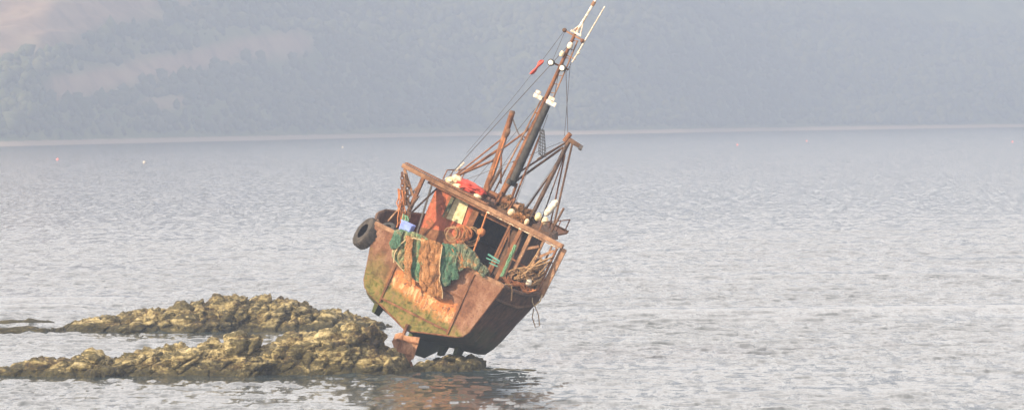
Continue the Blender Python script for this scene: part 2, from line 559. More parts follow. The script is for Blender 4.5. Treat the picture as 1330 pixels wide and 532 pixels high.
# ------------------------------------------------------------------ sea
def build_sea():
    ang = [0.0]
    a, step = 0.0, 0.05
    while a < 8.2:
        a += step; ang.append(a)
    while a < 180:
        step = min(step * 1.35, 8.0)
        a = min(a + step, 180.0); ang.append(a)
    ang = np.array(ang)
    ang = np.concatenate([-ang[1:][::-1], ang])
    rows = [1.5]
    r = 1.5
    while r < 100: r += max(0.5, min(3.0, 0.08 * (100 - r))); rows.append(r)
    while r < 200: r += 0.2; rows.append(r)
    while r < 9000: r += 0.2 * (r / 200) ** 2; rows.append(r)
    rows = np.array(rows)
    dr = np.gradient(rows)
    dth = np.gradient(np.radians(ang))
    X = rows[:, None] * np.sin(np.radians(ang))[None, :]
    Y = rows[:, None] * np.cos(np.radians(ang))[None, :]
    spacing = np.maximum(dr[:, None], 0.55 * rows[:, None] * dth[None, :])
    Z = np.zeros_like(X)
    rng = np.random.default_rng(3)
    q = np.stack([X.ravel() / 14, Y.ravel() / 9, np.zeros(X.size)], 1)
    gust = 0.75 + 0.9 * fbm(q, 2).reshape(X.shape)
    q = np.stack([X.ravel() / 3.0, Y.ravel() / 3.0, np.full(X.size, 3.3)], 1)
    gust = np.clip(gust + 0.5 * perlin(q).reshape(X.shape), 0.2, 2.0)
    n = 90
    lam = np.exp(rng.uniform(math.log(0.36), math.log(1.7), n))
    for L in lam:
        k = 2 * math.pi / L
        th = R(80) + rng.normal() * 0.9
        amp = WAVE * rng.uniform(0.5, 1.3) * L ** 0.9 / k ** 0.0 / math.sqrt(n) / (2 * math.pi)
        w = np.clip(L / (2.4 * spacing) - 0.6, 0, 1)
        ph = k * (math.cos(th) * X + math.sin(th) * Y) + rng.uniform(0, 6.28)
        s = np.sin(ph)
        Z += amp * w * (s + 0.25 * np.cos(2 * ph))
    Z *= gust
    # smooth slicks: the old wake of a passing boat and calm lanes between the gusts
    calm = np.zeros_like(X)
    wob = 0.9 * perlin(np.stack([X.ravel() / 9, Y.ravel() / 30, np.full(X.size, 6.6)], 1)).reshape(X.shape)
    for (y0, sl, st, wd, x0, x1) in ((168.6, 0.085, 1.0, 2.2, 1.0, 90), (161.5, 0.12, 0.7, 0.9, 1, 13), (187.0, 0.05, 0.9, 2.2, -60, -13.5), (180.5, 0.05, 0.8, 1.2, -60, -15),
                                     (206, 0.04, 0.5, 1.6, -6, 60), (148.0, 0.03, 0.6, 0.8, -30, -5)):
        d = Y + wob - (y0 + sl * X)
        m = smooth(x0, x0 + 4, X) * (1 - smooth(x1 - 3, x1, X))
        calm = np.maximum(calm, st * np.exp(-(d / wd) ** 2) * m)
    wake = calm.copy()
    lane = fbm(np.stack([X.ravel() / 30, Y.ravel() / 6.5, np.full(X.size, 1.5)], 1), 3).reshape(X.shape)
    calm = np.maximum(calm, 0.55 * smooth(0.12, 0.45, lane))
    Z = Z * (1 - 0.8 * calm) + 0.20 * wake * (Y > 140)
    P = np.stack([X, Y, Z], -1)
    o = grid_mesh('sea', P, M['sea'])
    at = o.data.attributes.new('calm', 'FLOAT', 'POINT')
    at.data.foreach_set('value', calm.ravel().astype(np.float32))
    tag(o, 'grey rippled sea loch water around the reefs', None, None, 'structure')


WAVE = 0.31
build_sea()

# ------------------------------------------------------------------ far shore and hills
SH = np.array([(-4000, 900), (-900, 1050), (-300, 1150), (-141, 1279), (-99, 1440), (-39, 1636), (-12, 1700), (27, 1720),
               (107, 1907), (233, 2101), (600, 2400), (1500, 2700), (5000, 2900)], float)


def shore_y(x):
    return np.interp(x, SH[:, 0], SH[:, 1]) + 6 * perlin(np.stack([x / 25, x * 0, x * 0], 1))


def land_h(x, v):
    p = np.stack([x / 140, v / 140, np.zeros_like(x)], 1)
    b = (1.2 + 0.9 * perlin(np.stack([x / 17, x * 0, x * 0 + 5], 1))) * np.clip(v / 9, -1, 1) + 0.3 + 1.1 * np.exp(-((x + 38) / 24) ** 2) * smooth(0, 8, v)
    s = 96 * (1 - np.exp(-np.clip(v - 14, 0, None) * 0.42 / 96))
    n = fbm(p, 5) * np.clip(v - 14, 0, 45) * 0.55 + fbm(p * 6, 3) * np.clip(v - 12, 0, 20) * 0.12
    return b + np.maximum(s + n, 0)


def seg_d(x, h, pts):
    d = np.full(len(x), 1e9)
    for (x0, h0), (x1, h1) in zip(pts[:-1], pts[1:]):
        dx, dh = x1 - x0, h1 - h0
        t_ = np.clip(((x - x0) * dx + (h - h0) * dh) / (dx * dx + dh * dh), 0, 1)
        d = np.minimum(d, np.hypot(x - x0 - t_ * dx, h - h0 - t_ * dh))
    return d


def moor_mask(x, h):
    n = fbm(np.stack([x / 13, h / 6, np.full_like(x, 2.2)], 1), 4)
    strip = 1 - smooth(1.2, 6.5, seg_d(x, h, [(-133, 17), (-112, 23.5), (-93, 30), (-74, 34)]) + 3.5 * n)
    up = smooth(-5, 9, h - (46 + (x + 104) * 0.55) + 8 * n) * (1 - smooth(-105, -80, x + 12 * n)) * smooth(-250, -200, x + 20 * n)
    low = 1 - smooth(1.0, 3.0, seg_d(x, h, [(-114, 11), (-105, 13)]) + 2 * n)
    spots = smooth(0.34, 0.5, fbm(np.stack([x / 26, h / 9, np.full_like(x, 8.0)], 1), 4))
    return np.clip(np.maximum.reduce([strip, up, 0.7 * low, 0.55 * spots]), 0, 1)


def build_land():
    xs = np.concatenate([np.linspace(-3500, -330, 40), np.arange(-320, 520, 2.2), np.linspace(540, 4500, 40)])
    vv = np.concatenate([np.arange(-8, 30, 1.5), np.arange(30, 240, 3.0), np.geomspace(245, 1800, 30)])
    Xg, Vg = np.meshgrid(xs, vv)
    x, v = Xg.ravel(), Vg.ravel()
    y = shore_y(x) + v
    h = land_h(x, v)
    P = np.stack([x, y, h], 1).reshape(len(vv), len(xs), 3)
    o = grid_mesh('hills', P, M['land'])
    a = o.data.attributes.new('moor', 'FLOAT', 'POINT')
    a.data.foreach_set('value', moor_mask(x, h).astype(np.float32))
    tag(o, 'hazy hillside of woods and bracken across the water', None, None, 'structure')
    # woods on the slope: one mass, nobody could count the trees
    rng = np.random.default_rng(11)
    n = 38000
    x = rng.uniform(-480, 430, n); v = 16 + 190 * rng.uniform(0, 1, n) ** 1.2
    h = land_h(x, v)
    mm = moor_mask(x, h)
    dens = fbm(np.stack([x / 40, v / 40, np.full_like(x, 4.0)], 1), 3)
    keep = (mm < 0.35 + rng.uniform(-0.1, 0.1, n)) & (dens + rng.uniform(-0.5, 0.6, n) > -0.2)
    x, v, h = x[keep], v[keep], h[keep]
    y = shore_y(x) + v
    bm = bmesh.new(); bmesh.ops.create_icosphere(bm, subdivisions=1, radius=1)
    sv = np.array([q.co[:] for q in bm.verts]); sf = np.array([[q.index for q in f.verts] for f in bm.faces]); bm.free()
    k = len(x)
    size = rng.uniform(0.6, 1.6, k) * np.exp(0.25 * rng.normal(size=k))
    jit = 1 + 0.28 * rng.normal(size=(k, len(sv)))
    V = sv[None] * np.clip(jit, 0.4, 1.7)[:, :, None] * (size[:, None] * np.stack([np.ones(k), np.ones(k), rng.uniform(0.9, 1.5, k)], 1))[:, None, :]
    V += np.stack([x, y, h + size * 0.9], 1)[:, None, :]
    F = (sf[None] + (np.arange(k) * len(sv))[:, None, None]).reshape(-1, 3)
    me = bpy.data.meshes.new('woodland')
    me.vertices.add(k * len(sv)); me.vertices.foreach_set('co', V.reshape(-1).astype(np.float32))
    me.loops.add(F.size); me.loops.foreach_set('vertex_index', F.reshape(-1).astype(np.int32))
    me.polygons.add(len(F)); me.polygons.foreach_set('loop_start', (np.arange(len(F)) * 3).astype(np.int32))
    me.update(calc_edges=True)
    o = link_mesh('woodland', me, M['wood_leaf'])
    tag(o, 'distant hazy woods covering the hillside above the shore', 'woodland', None, 'stuff')


build_land()

# ------------------------------------------------------------------ the air
HAZE = 0.00096
hz = NT('haze_air')
hz.n.remove(hz.b)
pv = hz.node('ShaderNodeVolumePrincipled')
pv.inputs['Color'].default_value = (0.256, 0.314, 0.425, 1)
pv.inputs['Density'].default_value = HAZE
pv.inputs['Anisotropy'].default_value = 0.0
hz.link(pv.outputs[0], hz.n['Material Output'].inputs['Volume'])
o = MB().box((-6000, -400, -3.5), (6500, 6000, 124)).build('haze', hz.m)
tag(o, 'pale blue haze over the whole loch', 'haze', None, 'stuff')

# ------------------------------------------------------------------ rocks
def worley(p, seed):
    i0 = np.floor(p).astype(np.int64)
    d1 = np.full(len(p), 9.0); d2 = np.full(len(p), 9.0); fac = np.zeros(len(p))
    for a in (-1, 0, 1):
        for b in (-1, 0, 1):
            for c in (-1, 0, 1):
                i = i0 + np.array([a, b, c])
                h = _perm[(_perm[(_perm[(i[:, 0] + int(seed)) & 255] + i[:, 1]) & 255] + i[:, 2]) & 255]
                dv = p - (i + 0.5 + 0.45 * _grad[h])
                d = np.linalg.norm(dv, axis=1)
                g = _grad[(h * 7 + 13) & 255]
                fac = np.where(d < d1, g[:, 2] * 0.6 + (dv * g[:, [1, 2, 0]]).sum(1) * 0.9, fac)
                d2 = np.minimum(d2, np.maximum(d, d1)); d1 = np.minimum(d1, d)
    return d1, d2, fac


def rock_disp(p, amp, seed):
    """craggy displacement: strata dipping to the left, cracks and small knobs"""
    c, s = math.cos(R(38)), math.sin(R(38))
    q = np.stack([p[:, 0] * c + p[:, 2] * s, p[:, 1], -p[:, 0] * s + p[:, 2] * c], 1)
    big = fbm(p * 0.9 + seed * 3.3, 3)
    kn = -fbm(p * 3.6 + seed, 4, 0.6, True)
    sv_ = q[:, 2] * 2.2 + 0.9 * fbm(p * 1.3 + seed, 3) + seed
    saw = (sv_ - np.floor(sv_)) ** 1.5 - 0.4
    wp = q + 0.10 * np.stack([perlin(p * 2.5), perlin(p * 2.5 + 9), perlin(p * 2.5 + 19)], 1)
    a1, a2, fa = worley(wp * np.array([1.0, 1.25, 2.0]), seed)
    b1, b2, fb_ = worley(wp * np.array([4.0, 4.4, 6.5]), seed + 7)
    crack = np.exp(-(a2 - a1) / 0.10)
    crack2 = np.exp(-(b2 - b1) / 0.14)
    return amp * (0.7 * big + 0.42 * kn + 0.55 * saw + 1.05 * fa + 0.34 * fb_ - 1.5 * crack - 0.30 * crack2 + 0.25)


def boulder(name, c, r, seed, parent=None, amp=0.2, sub=5, lean=0.0):
    bm = bmesh.new()
    bmesh.ops.create_icosphere(bm, subdivisions=sub, radius=1.0)
    p = np.array([v.co[:] for v in bm.verts])
    f = [tuple(v.index for v in q.verts) for q in bm.faces]
    bm.free()
    nrm = p.copy()
    # blocky super-ellipsoid
    p = np.sign(p) * np.abs(p) ** 0.82
    p = p * np.array(r) * np.array([1, 1, 1.14])
    p[:, 0] += lean * p[:, 2]
    w = p + np.array(c)
    d = rock_disp(w, amp, seed)
    w = w + nrm * d[:, None]
    return mesh_obj(name, w, f, M['rock'], parent, True)


def ledge(name, prof, y0, depth, seed, parent=None, amp=0.16, res=0.05, scale=1.0):
    """long low reef: crest height along x from prof, rounded across"""
    prof = np.array(prof)
    xs = np.arange(prof[0, 0], prof[-1, 0], res)
    ws = np.linspace(-1, 1, 110)
    crest = np.interp(xs, prof[:, 0], prof[:, 1] * np.where(prof[:, 1] > 0, 1.15, 1)) * scale
    Xg, Wg = np.meshgrid(xs, ws)
    ends = np.minimum(smooth(prof[0, 0], prof[0, 0] + 2.0, Xg), 1 - smooth(prof[-1, 0] - 1.5, prof[-1, 0], Xg))
    Yg = y0 + Wg * depth * (0.45 + 0.55 * ends)
    a = 1 - np.abs(Wg) ** 2.2
    Zg = -0.45 + (crest[None, :] + 0.45) * np.clip(a, 0, 1) ** 0.75
    P = np.stack([Xg, Yg, Zg], -1)
    w = P.reshape(-1, 3)
    d = rock_disp(w, amp, seed).reshape(Xg.shape)
    P[..., 2] += d * 0.9
    P[..., 1] -= np.sign(-Wg) * -d * 0.6 * np.abs(Wg)
    P[..., 0] += 0.4 * d
    return grid_mesh(name, P, M['rock'], parent=parent)


near = bpy.data.objects.new('rock_reef', None); COL.objects.link(near)
near.location = (0, 0, 0)
tag(near, 'craggy golden weed covered reef carrying the wrecked boat', 'reef', 'reefs in the loch')
NEAR = [(-15.9, -0.25), (-15.1, 0.04), (-14.3, 0.24), (-13.4, 0.36), (-12.2, 0.45), (-11.7, 0.40), (-9.9, 0.55), (-8.9, 0.62), (-8, 0.78),
        (-7.4, 0.60), (-6.3, 0.82), (-4.9, 0.80), (-4.2, 0.9), (-3.5, 0.6), (-3.0, 0.28), (-2.4, 0.18), (-1.6, 0.12), (-1.1, -0.05), (-0.5, -0.3)]
ledge('ledge', NEAR, 132.6, 1.9, 1.0, near)
for k, (x, y, z, rx, ry, rz, ln) in enumerate([
        (-14.4, 132.2, 0.0, 0.7, 0.7, 0.24, 0.3), (-13.3, 132.2, 0.06, 0.95, 0.8, 0.36, 0.3), (-12.25, 132.0, 0.10, 0.75, 0.8, 0.46, 0.3), (-10.9, 132.1, 0.10, 0.85, 0.9, 0.50, 0.4),
        (-9.75, 132.0, 0.15, 0.85, 0.9, 0.60, 0.5), (-8.95, 132.3, 0.2, 0.6, 0.8, 0.62, 0.5), (-8.05, 132.1, 0.28, 0.75, 0.9, 0.82, 0.5),
        (-7.4, 131.1, 0.02, 0.55, 0.55, 0.48, 0.1), (-6.2, 132.1, 0.24, 1.2, 1.1, 0.88, 0.35), (-5.1, 132.0, 0.24, 0.95, 1.1, 0.88, 0.2),
        (-4.25, 132.6, 0.34, 0.7, 0.9, 0.95, -0.1), (-3.85, 131.6, 0.0, 0.60, 0.7, 0.5, 0.0), (-11.7, 131.2, -0.02, 0.6, 0.5, 0.26, 0.2),
        (-2.2, 132.9, -0.08, 0.75, 0.8, 0.30, 0.0), (-1.45, 133.2, -0.08, 0.6, 0.8, 0.30, 0.0), (-1.6, 134.6, -0.05, 0.8, 1.0, 0.36, 0.0)]):
    boulder('boulder', (x, y, z), (rx, ry, rz), 2.0 + k * 1.7, near, amp=0.17 * min(1.0, rz / 0.55), sub=5 if rx > 0.5 else 4, lean=ln)

far = bpy.data.objects.new('rock_reef', None); COL.objects.link(far)
tag(far, 'long humped golden brown reef lying behind the reef with the boat', 'reef', 'reefs in the loch')
FARP = [(-17.4, -0.3), (-16.0, 0.0), (-15.0, 0.30), (-13, 0.55), (-11.8, 0.70), (-9.7, 0.85), (-8.4, 0.88), (-7.0, 0.70), (-6.2, 0.5), (-5.4, 0.32), (-4.4, 0.05), (-3.4, -0.3)]
ledge('ledge', FARP, 160.0, 2.3, 5.0, far, 0.18, 0.055)
for k, (x, y, z, rx, ry, rz, ln) in enumerate([
        (-14.2, 159.3, 0.0, 1.0, 1.0, 0.42, 0.4), (-12.7, 159.2, 0.1, 1.1, 1.1, 0.58, 0.5), (-11.2, 159.3, 0.15, 1.1, 1.1, 0.72, 0.4),
        (-9.9, 159.2, 0.2, 0.95, 1.2, 0.80, 0.3), (-8.6, 159.4, 0.2, 1.0, 1.2, 0.84, 0.1), (-7.4, 159.3, 0.15, 0.95, 1.1, 0.72, -0.2),
        (-6.3, 159.5, 0.0, 1.0, 1.0, 0.56, -0.3), (-5.2, 159.6, -0.05, 0.8, 0.9, 0.36, -0.3), (-10.4, 158.0, -0.05, 0.8, 0.6, 0.40, 0.1), (-12.9, 158.2, -0.1, 0.8, 0.6, 0.36, 0.1)]):
    boulder('boulder', (x, y, z), (rx, ry, rz), 31.0 + k * 1.9, far, amp=0.19 * min(1.0, rz / 0.6), sub=5, lean=ln)

o = boulder('skerry', (-17.1, 158.6, -0.06), (1.5, 0.7, 0.22), 71, None, 0.08, 4)
tag(o, 'low dark skerry awash at the tip of the humped reef', 'rock')
o = boulder('skerry', (-0.25, 132.4, -0.10), (1.05, 0.5, 0.15), 79, None, 0.05, 4)
tag(o, 'dark weed covered ledge awash at the starboard side of the wreck', 'rock')
o = boulder('skerry', (-17.6, 166.5, -0.10), (1.25, 0.6, 0.20), 75, None, 0.06, 4)
tag(o, 'thin dark strip of rock barely above water beyond the humped reef', 'rock')

for rf, lc in ((near, (-7.5, 132.5, 0)), (far, (-10.5, 159.5, 0))):
    rf.location = lc
    for ch in rf.children: ch.location = -Vector(lc)

# ------------------------------------------------------------------ mooring floats far out
bl = [(-81.4, 828.2, 'pink'), (-60.2, 756.9, 'white'), (-39.9, 1091.8, 'white'), (51.5, 1053.0, 'pink'), (74.9, 1171.8, 'pink'), (116.7, 1075.9, 'pink')]
fl = MB().lathe([(0.02, -0.38), (0.24, -0.30), (0.40, -0.05), (0.42, 0.08), (0.36, 0.25), (0.20, 0.40), (0.06, 0.46), (0.05, 0.60), (0.02, 0.61)], (0, 0, 0), n=16)
for x, y, k in bl:
    o = fl.build('mooring_buoy', M[k], shade=True)
    o.location = (x, y, 0.10); o.scale = (0.62, 0.62, 0.62)
    tag(o, f'tiny {k} mooring buoy floating far out on the loch', 'buoy', 'mooring buoys far out on the loch')

# ==================================================================== THE BOAT
YAW, HEEL = 15.0, 25.5
BOAT = Matrix.Translation((-2.097, 133.0, 3.304)) @ Matrix.Rotation(R(-YAW), 4, 'Z') @ Matrix.Rotation(R(HEEL), 4, 'Y')
boat = bpy.data.objects.new('fishing_boat', None); COL.objects.link(boat)
boat.matrix_world = BOAT
tag(boat, 'rusty wrecked fishing boat heeled over on the reef, stern showing', 'boat')
G = Vector((math.sin(R(HEEL)), 0, -math.cos(R(HEEL))))        # straight down, in the boat's own axes (yaw leaves it)
# (heel turns x into world x,z only, so local "down" is -BOAT.z)
G = (BOAT.to_3x3().transposed() @ Vector((0, 0, -1))).normalized()

# --- hull: stations (y, half beam, sheer z, chine half beam, chine z, keel z)
ST = [(0.03, 2.09, -0.02, 1.66, -1.84, -2.38), (0.6, 2.28, -0.10, 1.77, -2.0, -2.52), (1.2, 2.50, -0.14, 1.88, -2.18, -2.66), (2.0, 2.74, -0.04, 1.95, -2.40, -2.80),
      (2.6, 2.72, 0.06, 1.92, -2.48, -2.88), (3.5, 2.40, 0.12, 1.74, -2.48, -2.95), (5.0, 1.88, 0.22, 1.30, -2.30, -3.0), (6.6, 1.22, 0.36, 0.80, -2.0, -2.9),
      (8.0, 0.62, 0.52, 0.38, -1.55, -2.5), (8.9, 0.22, 0.66, 0.12, -1.0, -1.9), (9.25, 0.03, 0.74, 0.02, -0.5, -1.2)]
DECK = -0.85
stn = np.array(ST)
yy = np.concatenate([np.linspace(0.03, 2.6, 12), np.linspace(2.9, 9.25, 16)])
S = np.stack([np.interp(yy, stn[:, 0], stn[:, k]) for k in range(6)], 1)


def side_x(y, z):
    b, sh, c, cz = [np.interp(y, stn[:, 0], stn[:, k]) for k in (1, 2, 3, 4)]
    f = np.clip((sh - z) / (sh - cz), 0, 1)
    return b + (c - b) * f ** 1.15


rows_ = []
for y, b, sh, c, cz, kz in S:
    line = []
    for s in (-1, 1):
        half = []
        for f in np.linspace(0, 0.88, 8):
            z = sh + (cz - sh) * f
            half.append((s * float(side_x(y, z)), y, z))
        half.append((s * (c * 0.975), y, cz + 0.04))
        for f in (0.14, 0.45, 0.75):
            half.append((s * c * (1 - f), y, cz + (kz - cz) * f))
        line.append(half)
    rows_.append(line[0] + [(0, y, kz)] + line[1][::-1])
P = np.array(rows_)
dn = perlin(P.reshape(-1, 3) * np.array([1.3, 1.1, 1.3]) + 4) * 0.03     # dented plating
P[..., 0] += (dn.reshape(P.shape[:2])) * np.sign(P[..., 0]) * (np.arange(len(yy)) > 0)[:, None]
hull = grid_mesh('hull', P, M['hull'], shade=False, parent=boat)
inner = []
for y, b, sh, c, cz, kz in S:
    line = []
    for s in (-1, 1):
        half = []
        for f in np.linspace(0, 1, 4):
            z = sh + (DECK - sh) * f
            half.append((s * max(float(side_x(y, z)) - 0.09, 0.005), y + 0.03, z))
        line.append(half)
    inner.append(line[0] + line[1][::-1])
grid_mesh('deck', np.array(inner), M['rust_dark'], shade=False, parent=boat)
for s in (-1, 1):                                   # gunwale cap and rubbing strake along each side
    g = MB().tube([(s * (float(side_x(y, sh)) - 0.04), y, sh + 0.01) for y, b, sh, c, cz, kz in S], 0.065, 6)
    g.build('gunwale', M['rust_dark'], boat, True)
    g = MB().tube([(s * (float(side_x(y, sh - 0.42)) + 0.015), y, sh - 0.42) for y, b, sh, c, cz, kz in S], 0.05, 6)
    g.build('rubbing_strake', M['rust_dark'], hull, True)
# side frames seen as vertical ridges on the starboard plating
for y in (0.75, 1.55):
    for s in (-1, 1):
        b0 = MB().tube([(s * (float(side_x(y, z)) + 0.004), y, z) for z in np.linspace(-0.6, -1.9, 7)], 0.018, 5)
        b0.build('weld_seam', M['hull'], hull, True)

# --- transom of separate plates with battens over the joints
def tz(x):      # lower edge of the transom
    return -2.40 + 0.335 * abs(x)


def txe(z):     # side edge
    return 2.10 + (1.66 - 2.10) * min(max(-z / 1.85, 0), 1)


def tplate(poly, seed, thick=0.05):
    """a slightly dented plate: polygon clipped grid"""
    mb = MB().plate(poly, -thick, 0.0)
    return mb


plates = [
    [(-2.11, 0.0), (-1.74, -1.62), (-1.63, -1.80), (-1.45, -1.91), (-1.06, -2.04), (-1.06, 0.0)],
    [(-1.045, 0.0), (-1.045, -0.83), (1.165, -0.83), (1.165, 0.0)],
    [(-1.045, -0.845), (-1.045, -1.86), (1.165, -1.86), (1.165, -0.845)],
    [(1.18, 0.0), (1.18, -2.0), (1.45, -1.91), (1.63, -1.80), (1.74, -1.62), (2.11, 0.0)],
    [(-1.045, -1.875), (-1.045, -2.045), (0, -2.395), (1.165, -2.005), (1.165, -1.875)],
]
transom = None
for k, poly in enumerate(plates):
    off = (0.0, 0.006, 0.012, 0.003, 0.009)[k]
    mb = MB().plate(poly, -0.05 + off, 0.0 + off)
    o = mb.build('plate' if transom else 'transom', M['transom'], transom or boat)
    bm = bmesh.new(); bm.from_mesh(o.data)
    bmesh.ops.triangulate(bm, faces=bm.faces)
    bmesh.ops.subdivide_edges(bm, edges=bm.edges, cuts=7, use_grid_fill=True)
    co = np.array([v.co[:] for v in bm.verts])
    d = 0.05 * fbm(co * 1.5 + k * 9, 2)
    for v, q in zip(bm.verts, d): v.co.y += q if v.co.y < -0.02 else 0
    bm.to_mesh(o.data); bm.free()
    if transom is None: transom = o
for p, q in (((-1.05, -0.04, -0.02), (-1.05, -0.04, -1.98)), ((1.17, -0.04, -0.02), (1.17, -0.04, -1.95)),
             ((-1.03, -0.04, -0.84), (1.15, -0.04, -0.84)), ((-1.03, -0.04, -1.87), (1.15, -0.04, -1.87))):
    MB().bar(p, q, 0.055, 0.09).build('batten', M['rust'], transom)
MB().bar((-2.13, -0.01, 0.02), (2.13, -0.01, 0.02), 0.10, 0.16).build('transom_rail', M['rust_pale'], transom)
for s in (-1, 1):
    MB().tube([(s * 2.10, -0.02, -0.02), (s * 1.74, -0.02, -1.62), (s * 1.63, -0.02, -1.80), (s * 1.45, -0.02, -1.91), (0, -0.02, -2.40)], 0.03, 6).build('edge_bar', M['rust'], transom)

# --- bottom gear
kp = [(0.75, -2.52), (0.75, -3.10), (3.3, -3.46), (6.2, -3.12), (8.2, -2.45), (8.2, -2.2), (6.6, -2.7), (3.5, -2.8)]
MB().add([(s * 0.06, y, z) for s in (-1, 1) for y, z in kp],
         [tuple(range(8)), tuple(range(15, 7, -1))] + [(i, i + 8, (i + 1) % 8 + 8, (i + 1) % 8) for i in range(8)]).build('keel', M['hull'], boat)
for s, y0, y1, dz in ((-1, 0.6, 1.3, 0.16), (1, 1.5, 2.2, 0.42)):
    x = s * 1.22
    zt = -2.15
    MB().hexa([(x, y0, zt - dz - 0.15), (x + .09 * s, y0, zt - dz - .15), (x + .09 * s, y1, zt - dz - .3), (x, y1, zt - dz - .3),
               (x - 0.05 * s, y0 - .15, zt), (x + .08 * s, y0 - .15, zt), (x + .08 * s, y1 + .15, zt), (x - 0.05 * s, y1 + .15, zt)]).build('bilge_keel', M['hull'], boat)
MB().hexa([(0.62, 2.2, -3.02), (0.74, 2.2, -3.0), (0.74, 2.6, -3.0), (0.62, 2.6, -3.02), (0.56, 2.1, -2.5), (0.80, 2.1, -2.4), (0.80, 2.7, -2.4), (0.56, 2.7, -2.5)]).build('keel_cooler', M['hull'], boat)
rud = MB().plate([(-0.20, -2.60), (-0.08, -2.50), (0.10, -2.52), (0.50, -2.38), (0.54, -2.62), (0.58, -3.02), (0.42, -3.30), (0.30, -3.44), (0.05, -3.30), (-0.02, -3.02), (-0.20, -2.86)], -0.16, -0.09).build('rudder', M['rudder'], boat)
MB().tube([(0.0, -0.10, -2.2), (0.02, -0.12, -2.6), (0.14, -0.17, -3.35)], 0.055, 8).build('rudder_stock', M['rust'], rud, True)
for z in (-2.70, -3.08):
    MB().bar((-0.10, -0.18, z - 0.02), (0.50, -0.18, z + 0.13), 0.04, 0.06).build('rudder_strap', M['rust'], rud)
prop = MB().lathe([(0.03, -0.16), (0.09, -0.12), (0.11, 0.0), (0.10, 0.16), (0.05, 0.2)], (0.12, 0.42, -3.24), (0, 1, 0), 12).build('propeller', M['rust'], boat, True)
for k in range(3):
    a = R(208 + 120 * k)
    c = Vector((0.12, 0.42, -3.24)); u = Vector((math.cos(a), 0, math.sin(a))); w = Vector((-math.sin(a), 0, math.cos(a)))
    vs_, n = [], 12
    for sgn in (-1, 1):
        for j in range(n):
            t_ = 2 * math.pi * j / n
            rr, ww = 0.27 + 0.19 * math.cos(t_), 0.17 * math.sin(t_)
            vs_.append(c + u * rr + w * ww + Vector((0, 0.35 * ww + sgn * 0.015, 0)))
    MB().add(vs_, [tuple(range(n)), tuple(range(2 * n - 1, n - 1, -1))] + [(j, j + n, (j + 1) % n + n, (j + 1) % n) for j in range(n)]).build('blade', M['rudder'], prop)
MB().tube([(0.12, 0.5, -3.22), (0.0, 0.9, -3.0)], 0.06, 8).build('propeller_shaft', M['rust_dark'], prop, True)

# --- gantry over the after deck
beam = MB().bar((-2.62, 2.0, 1.60), (2.78, 2.0, 1.52), 0.13, 0.14).build('gantry_beam', M['rust_pale'], boat, bevel=0.012)
MB().bar((0.3, 1.90, 1.47), (2.7, 1.90, 1.43), 0.035, 0.05).build('beam_flange', M['flaked'], beam)
MB().bar((-2.55, 2.0, 1.71), (0.2, 2.0, 1.67), 0.03, 0.22).build('beam_flange', M['rust'], beam)


def post(p, q, w, d, mat='rust'):
    return MB().bar(p, q, w, d).build('gantry_post', M[mat], boat, bevel=0.008)


post((-1.86, 1.98, -0.85), (-1.88, 1.98, 1.54), 0.115, 0.12)
post((1.70, 1.98, -0.85), (1.77, 1.98, 1.48), 0.115, 0.12, 'rust_pale')
post((1.33, 2.05, -0.85), (1.42, 2.05, 1.50), 0.12, 0.10)
post((2.14, 2.05, -0.7), (2.17, 2.05, 1.46), 0.07, 0.07, 'rust_pale')
post((2.74, 2.1, -0.1), (2.80, 2.1, 1.47), 0.20, 0.06, 'rust_pale')
post((2.62, 2.0, -0.1), (2.63, 2.0, 1.46), 0.06, 0.10)
for p, q in (((-2.52, 1.98, 1.53), (-1.95, 1.98, 0.92)), ((-2.5, 2.04, 1.5), (-2.05, 2.04, 0.55)), ((1.78, 2.0, 0.98), (2.12, 2.0, 1.22)), ((2.12, 2.0, 0.80), (2.58, 2.0, 1.30))):
    MB().bar(p, q, 0.075, 0.06).build('gantry_brace', M['rust_pale'], boat)

# --- wheelhouse below the flat roof
WY = 3.0
wall = MB().plate([(-1.60, -0.85), (-0.36, -0.85), (-0.36, 1.42), (-1.66, 1.44)], WY, WY + 0.05).build('wheelhouse', M['red'], boat)
MB().plate([(0.90, -0.85), (1.36, -0.85), (1.32, 1.40), (0.90, 1.40)], WY, WY + 0.05).build('wall_panel', M['rust_dark'], wall)
MB().box((-0.36, WY + 0.003, 1.16), (0.90, WY + 0.047, 1.41)).build('lintel', M['rust'], wall)
MB().box((-0.36, WY - 0.07, -0.85), (-0.16, WY + 0.06, 1.43)).build('door_jamb', M['rust'], wall)
MB().box((0.84, WY - 0.05, -0.85), (0.93, WY + 0.07, 1.38)).build('door_jamb', M['rust'], wall)
for x, m in ((-1.62, 'red'), (1.30, 'rust_dark')):
    MB().box((x, WY + 0.05, -0.85), (x + 0.05, 5.6, 1.41)).build('side_wall', M[m], wall)
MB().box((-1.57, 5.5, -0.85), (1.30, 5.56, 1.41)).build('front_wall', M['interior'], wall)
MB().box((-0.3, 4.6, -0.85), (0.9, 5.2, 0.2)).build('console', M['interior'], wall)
MB().plate([(-1.00, 0.62), (-0.50, 0.66), (-0.56, 1.30), (-0.98, 1.34)], WY - 0.03, WY - 0.003).build('window_board', M['board'], wall)
MB().plate([(-1.14, 0.60), (-1.01, 0.60), (-1.0, 1.38), (-1.12, 1.38)], WY - 0.025, WY - 0.004).build('window_frame', M['net_grey'], wall)
MB().plate([(-1.62, -0.83), (-0.40, -0.83), (-0.40, 0.10), (-0.70, 0.30), (-1.60, 0.05)], WY - 0.02, WY - 0.005).build('lower_panel', M['rust'], wall)
MB().bar((-1.60, 2.97, -0.4), (-1.82, 2.97, 1.4), 0.05, 0.05).build('handrail', M['cable'], wall)
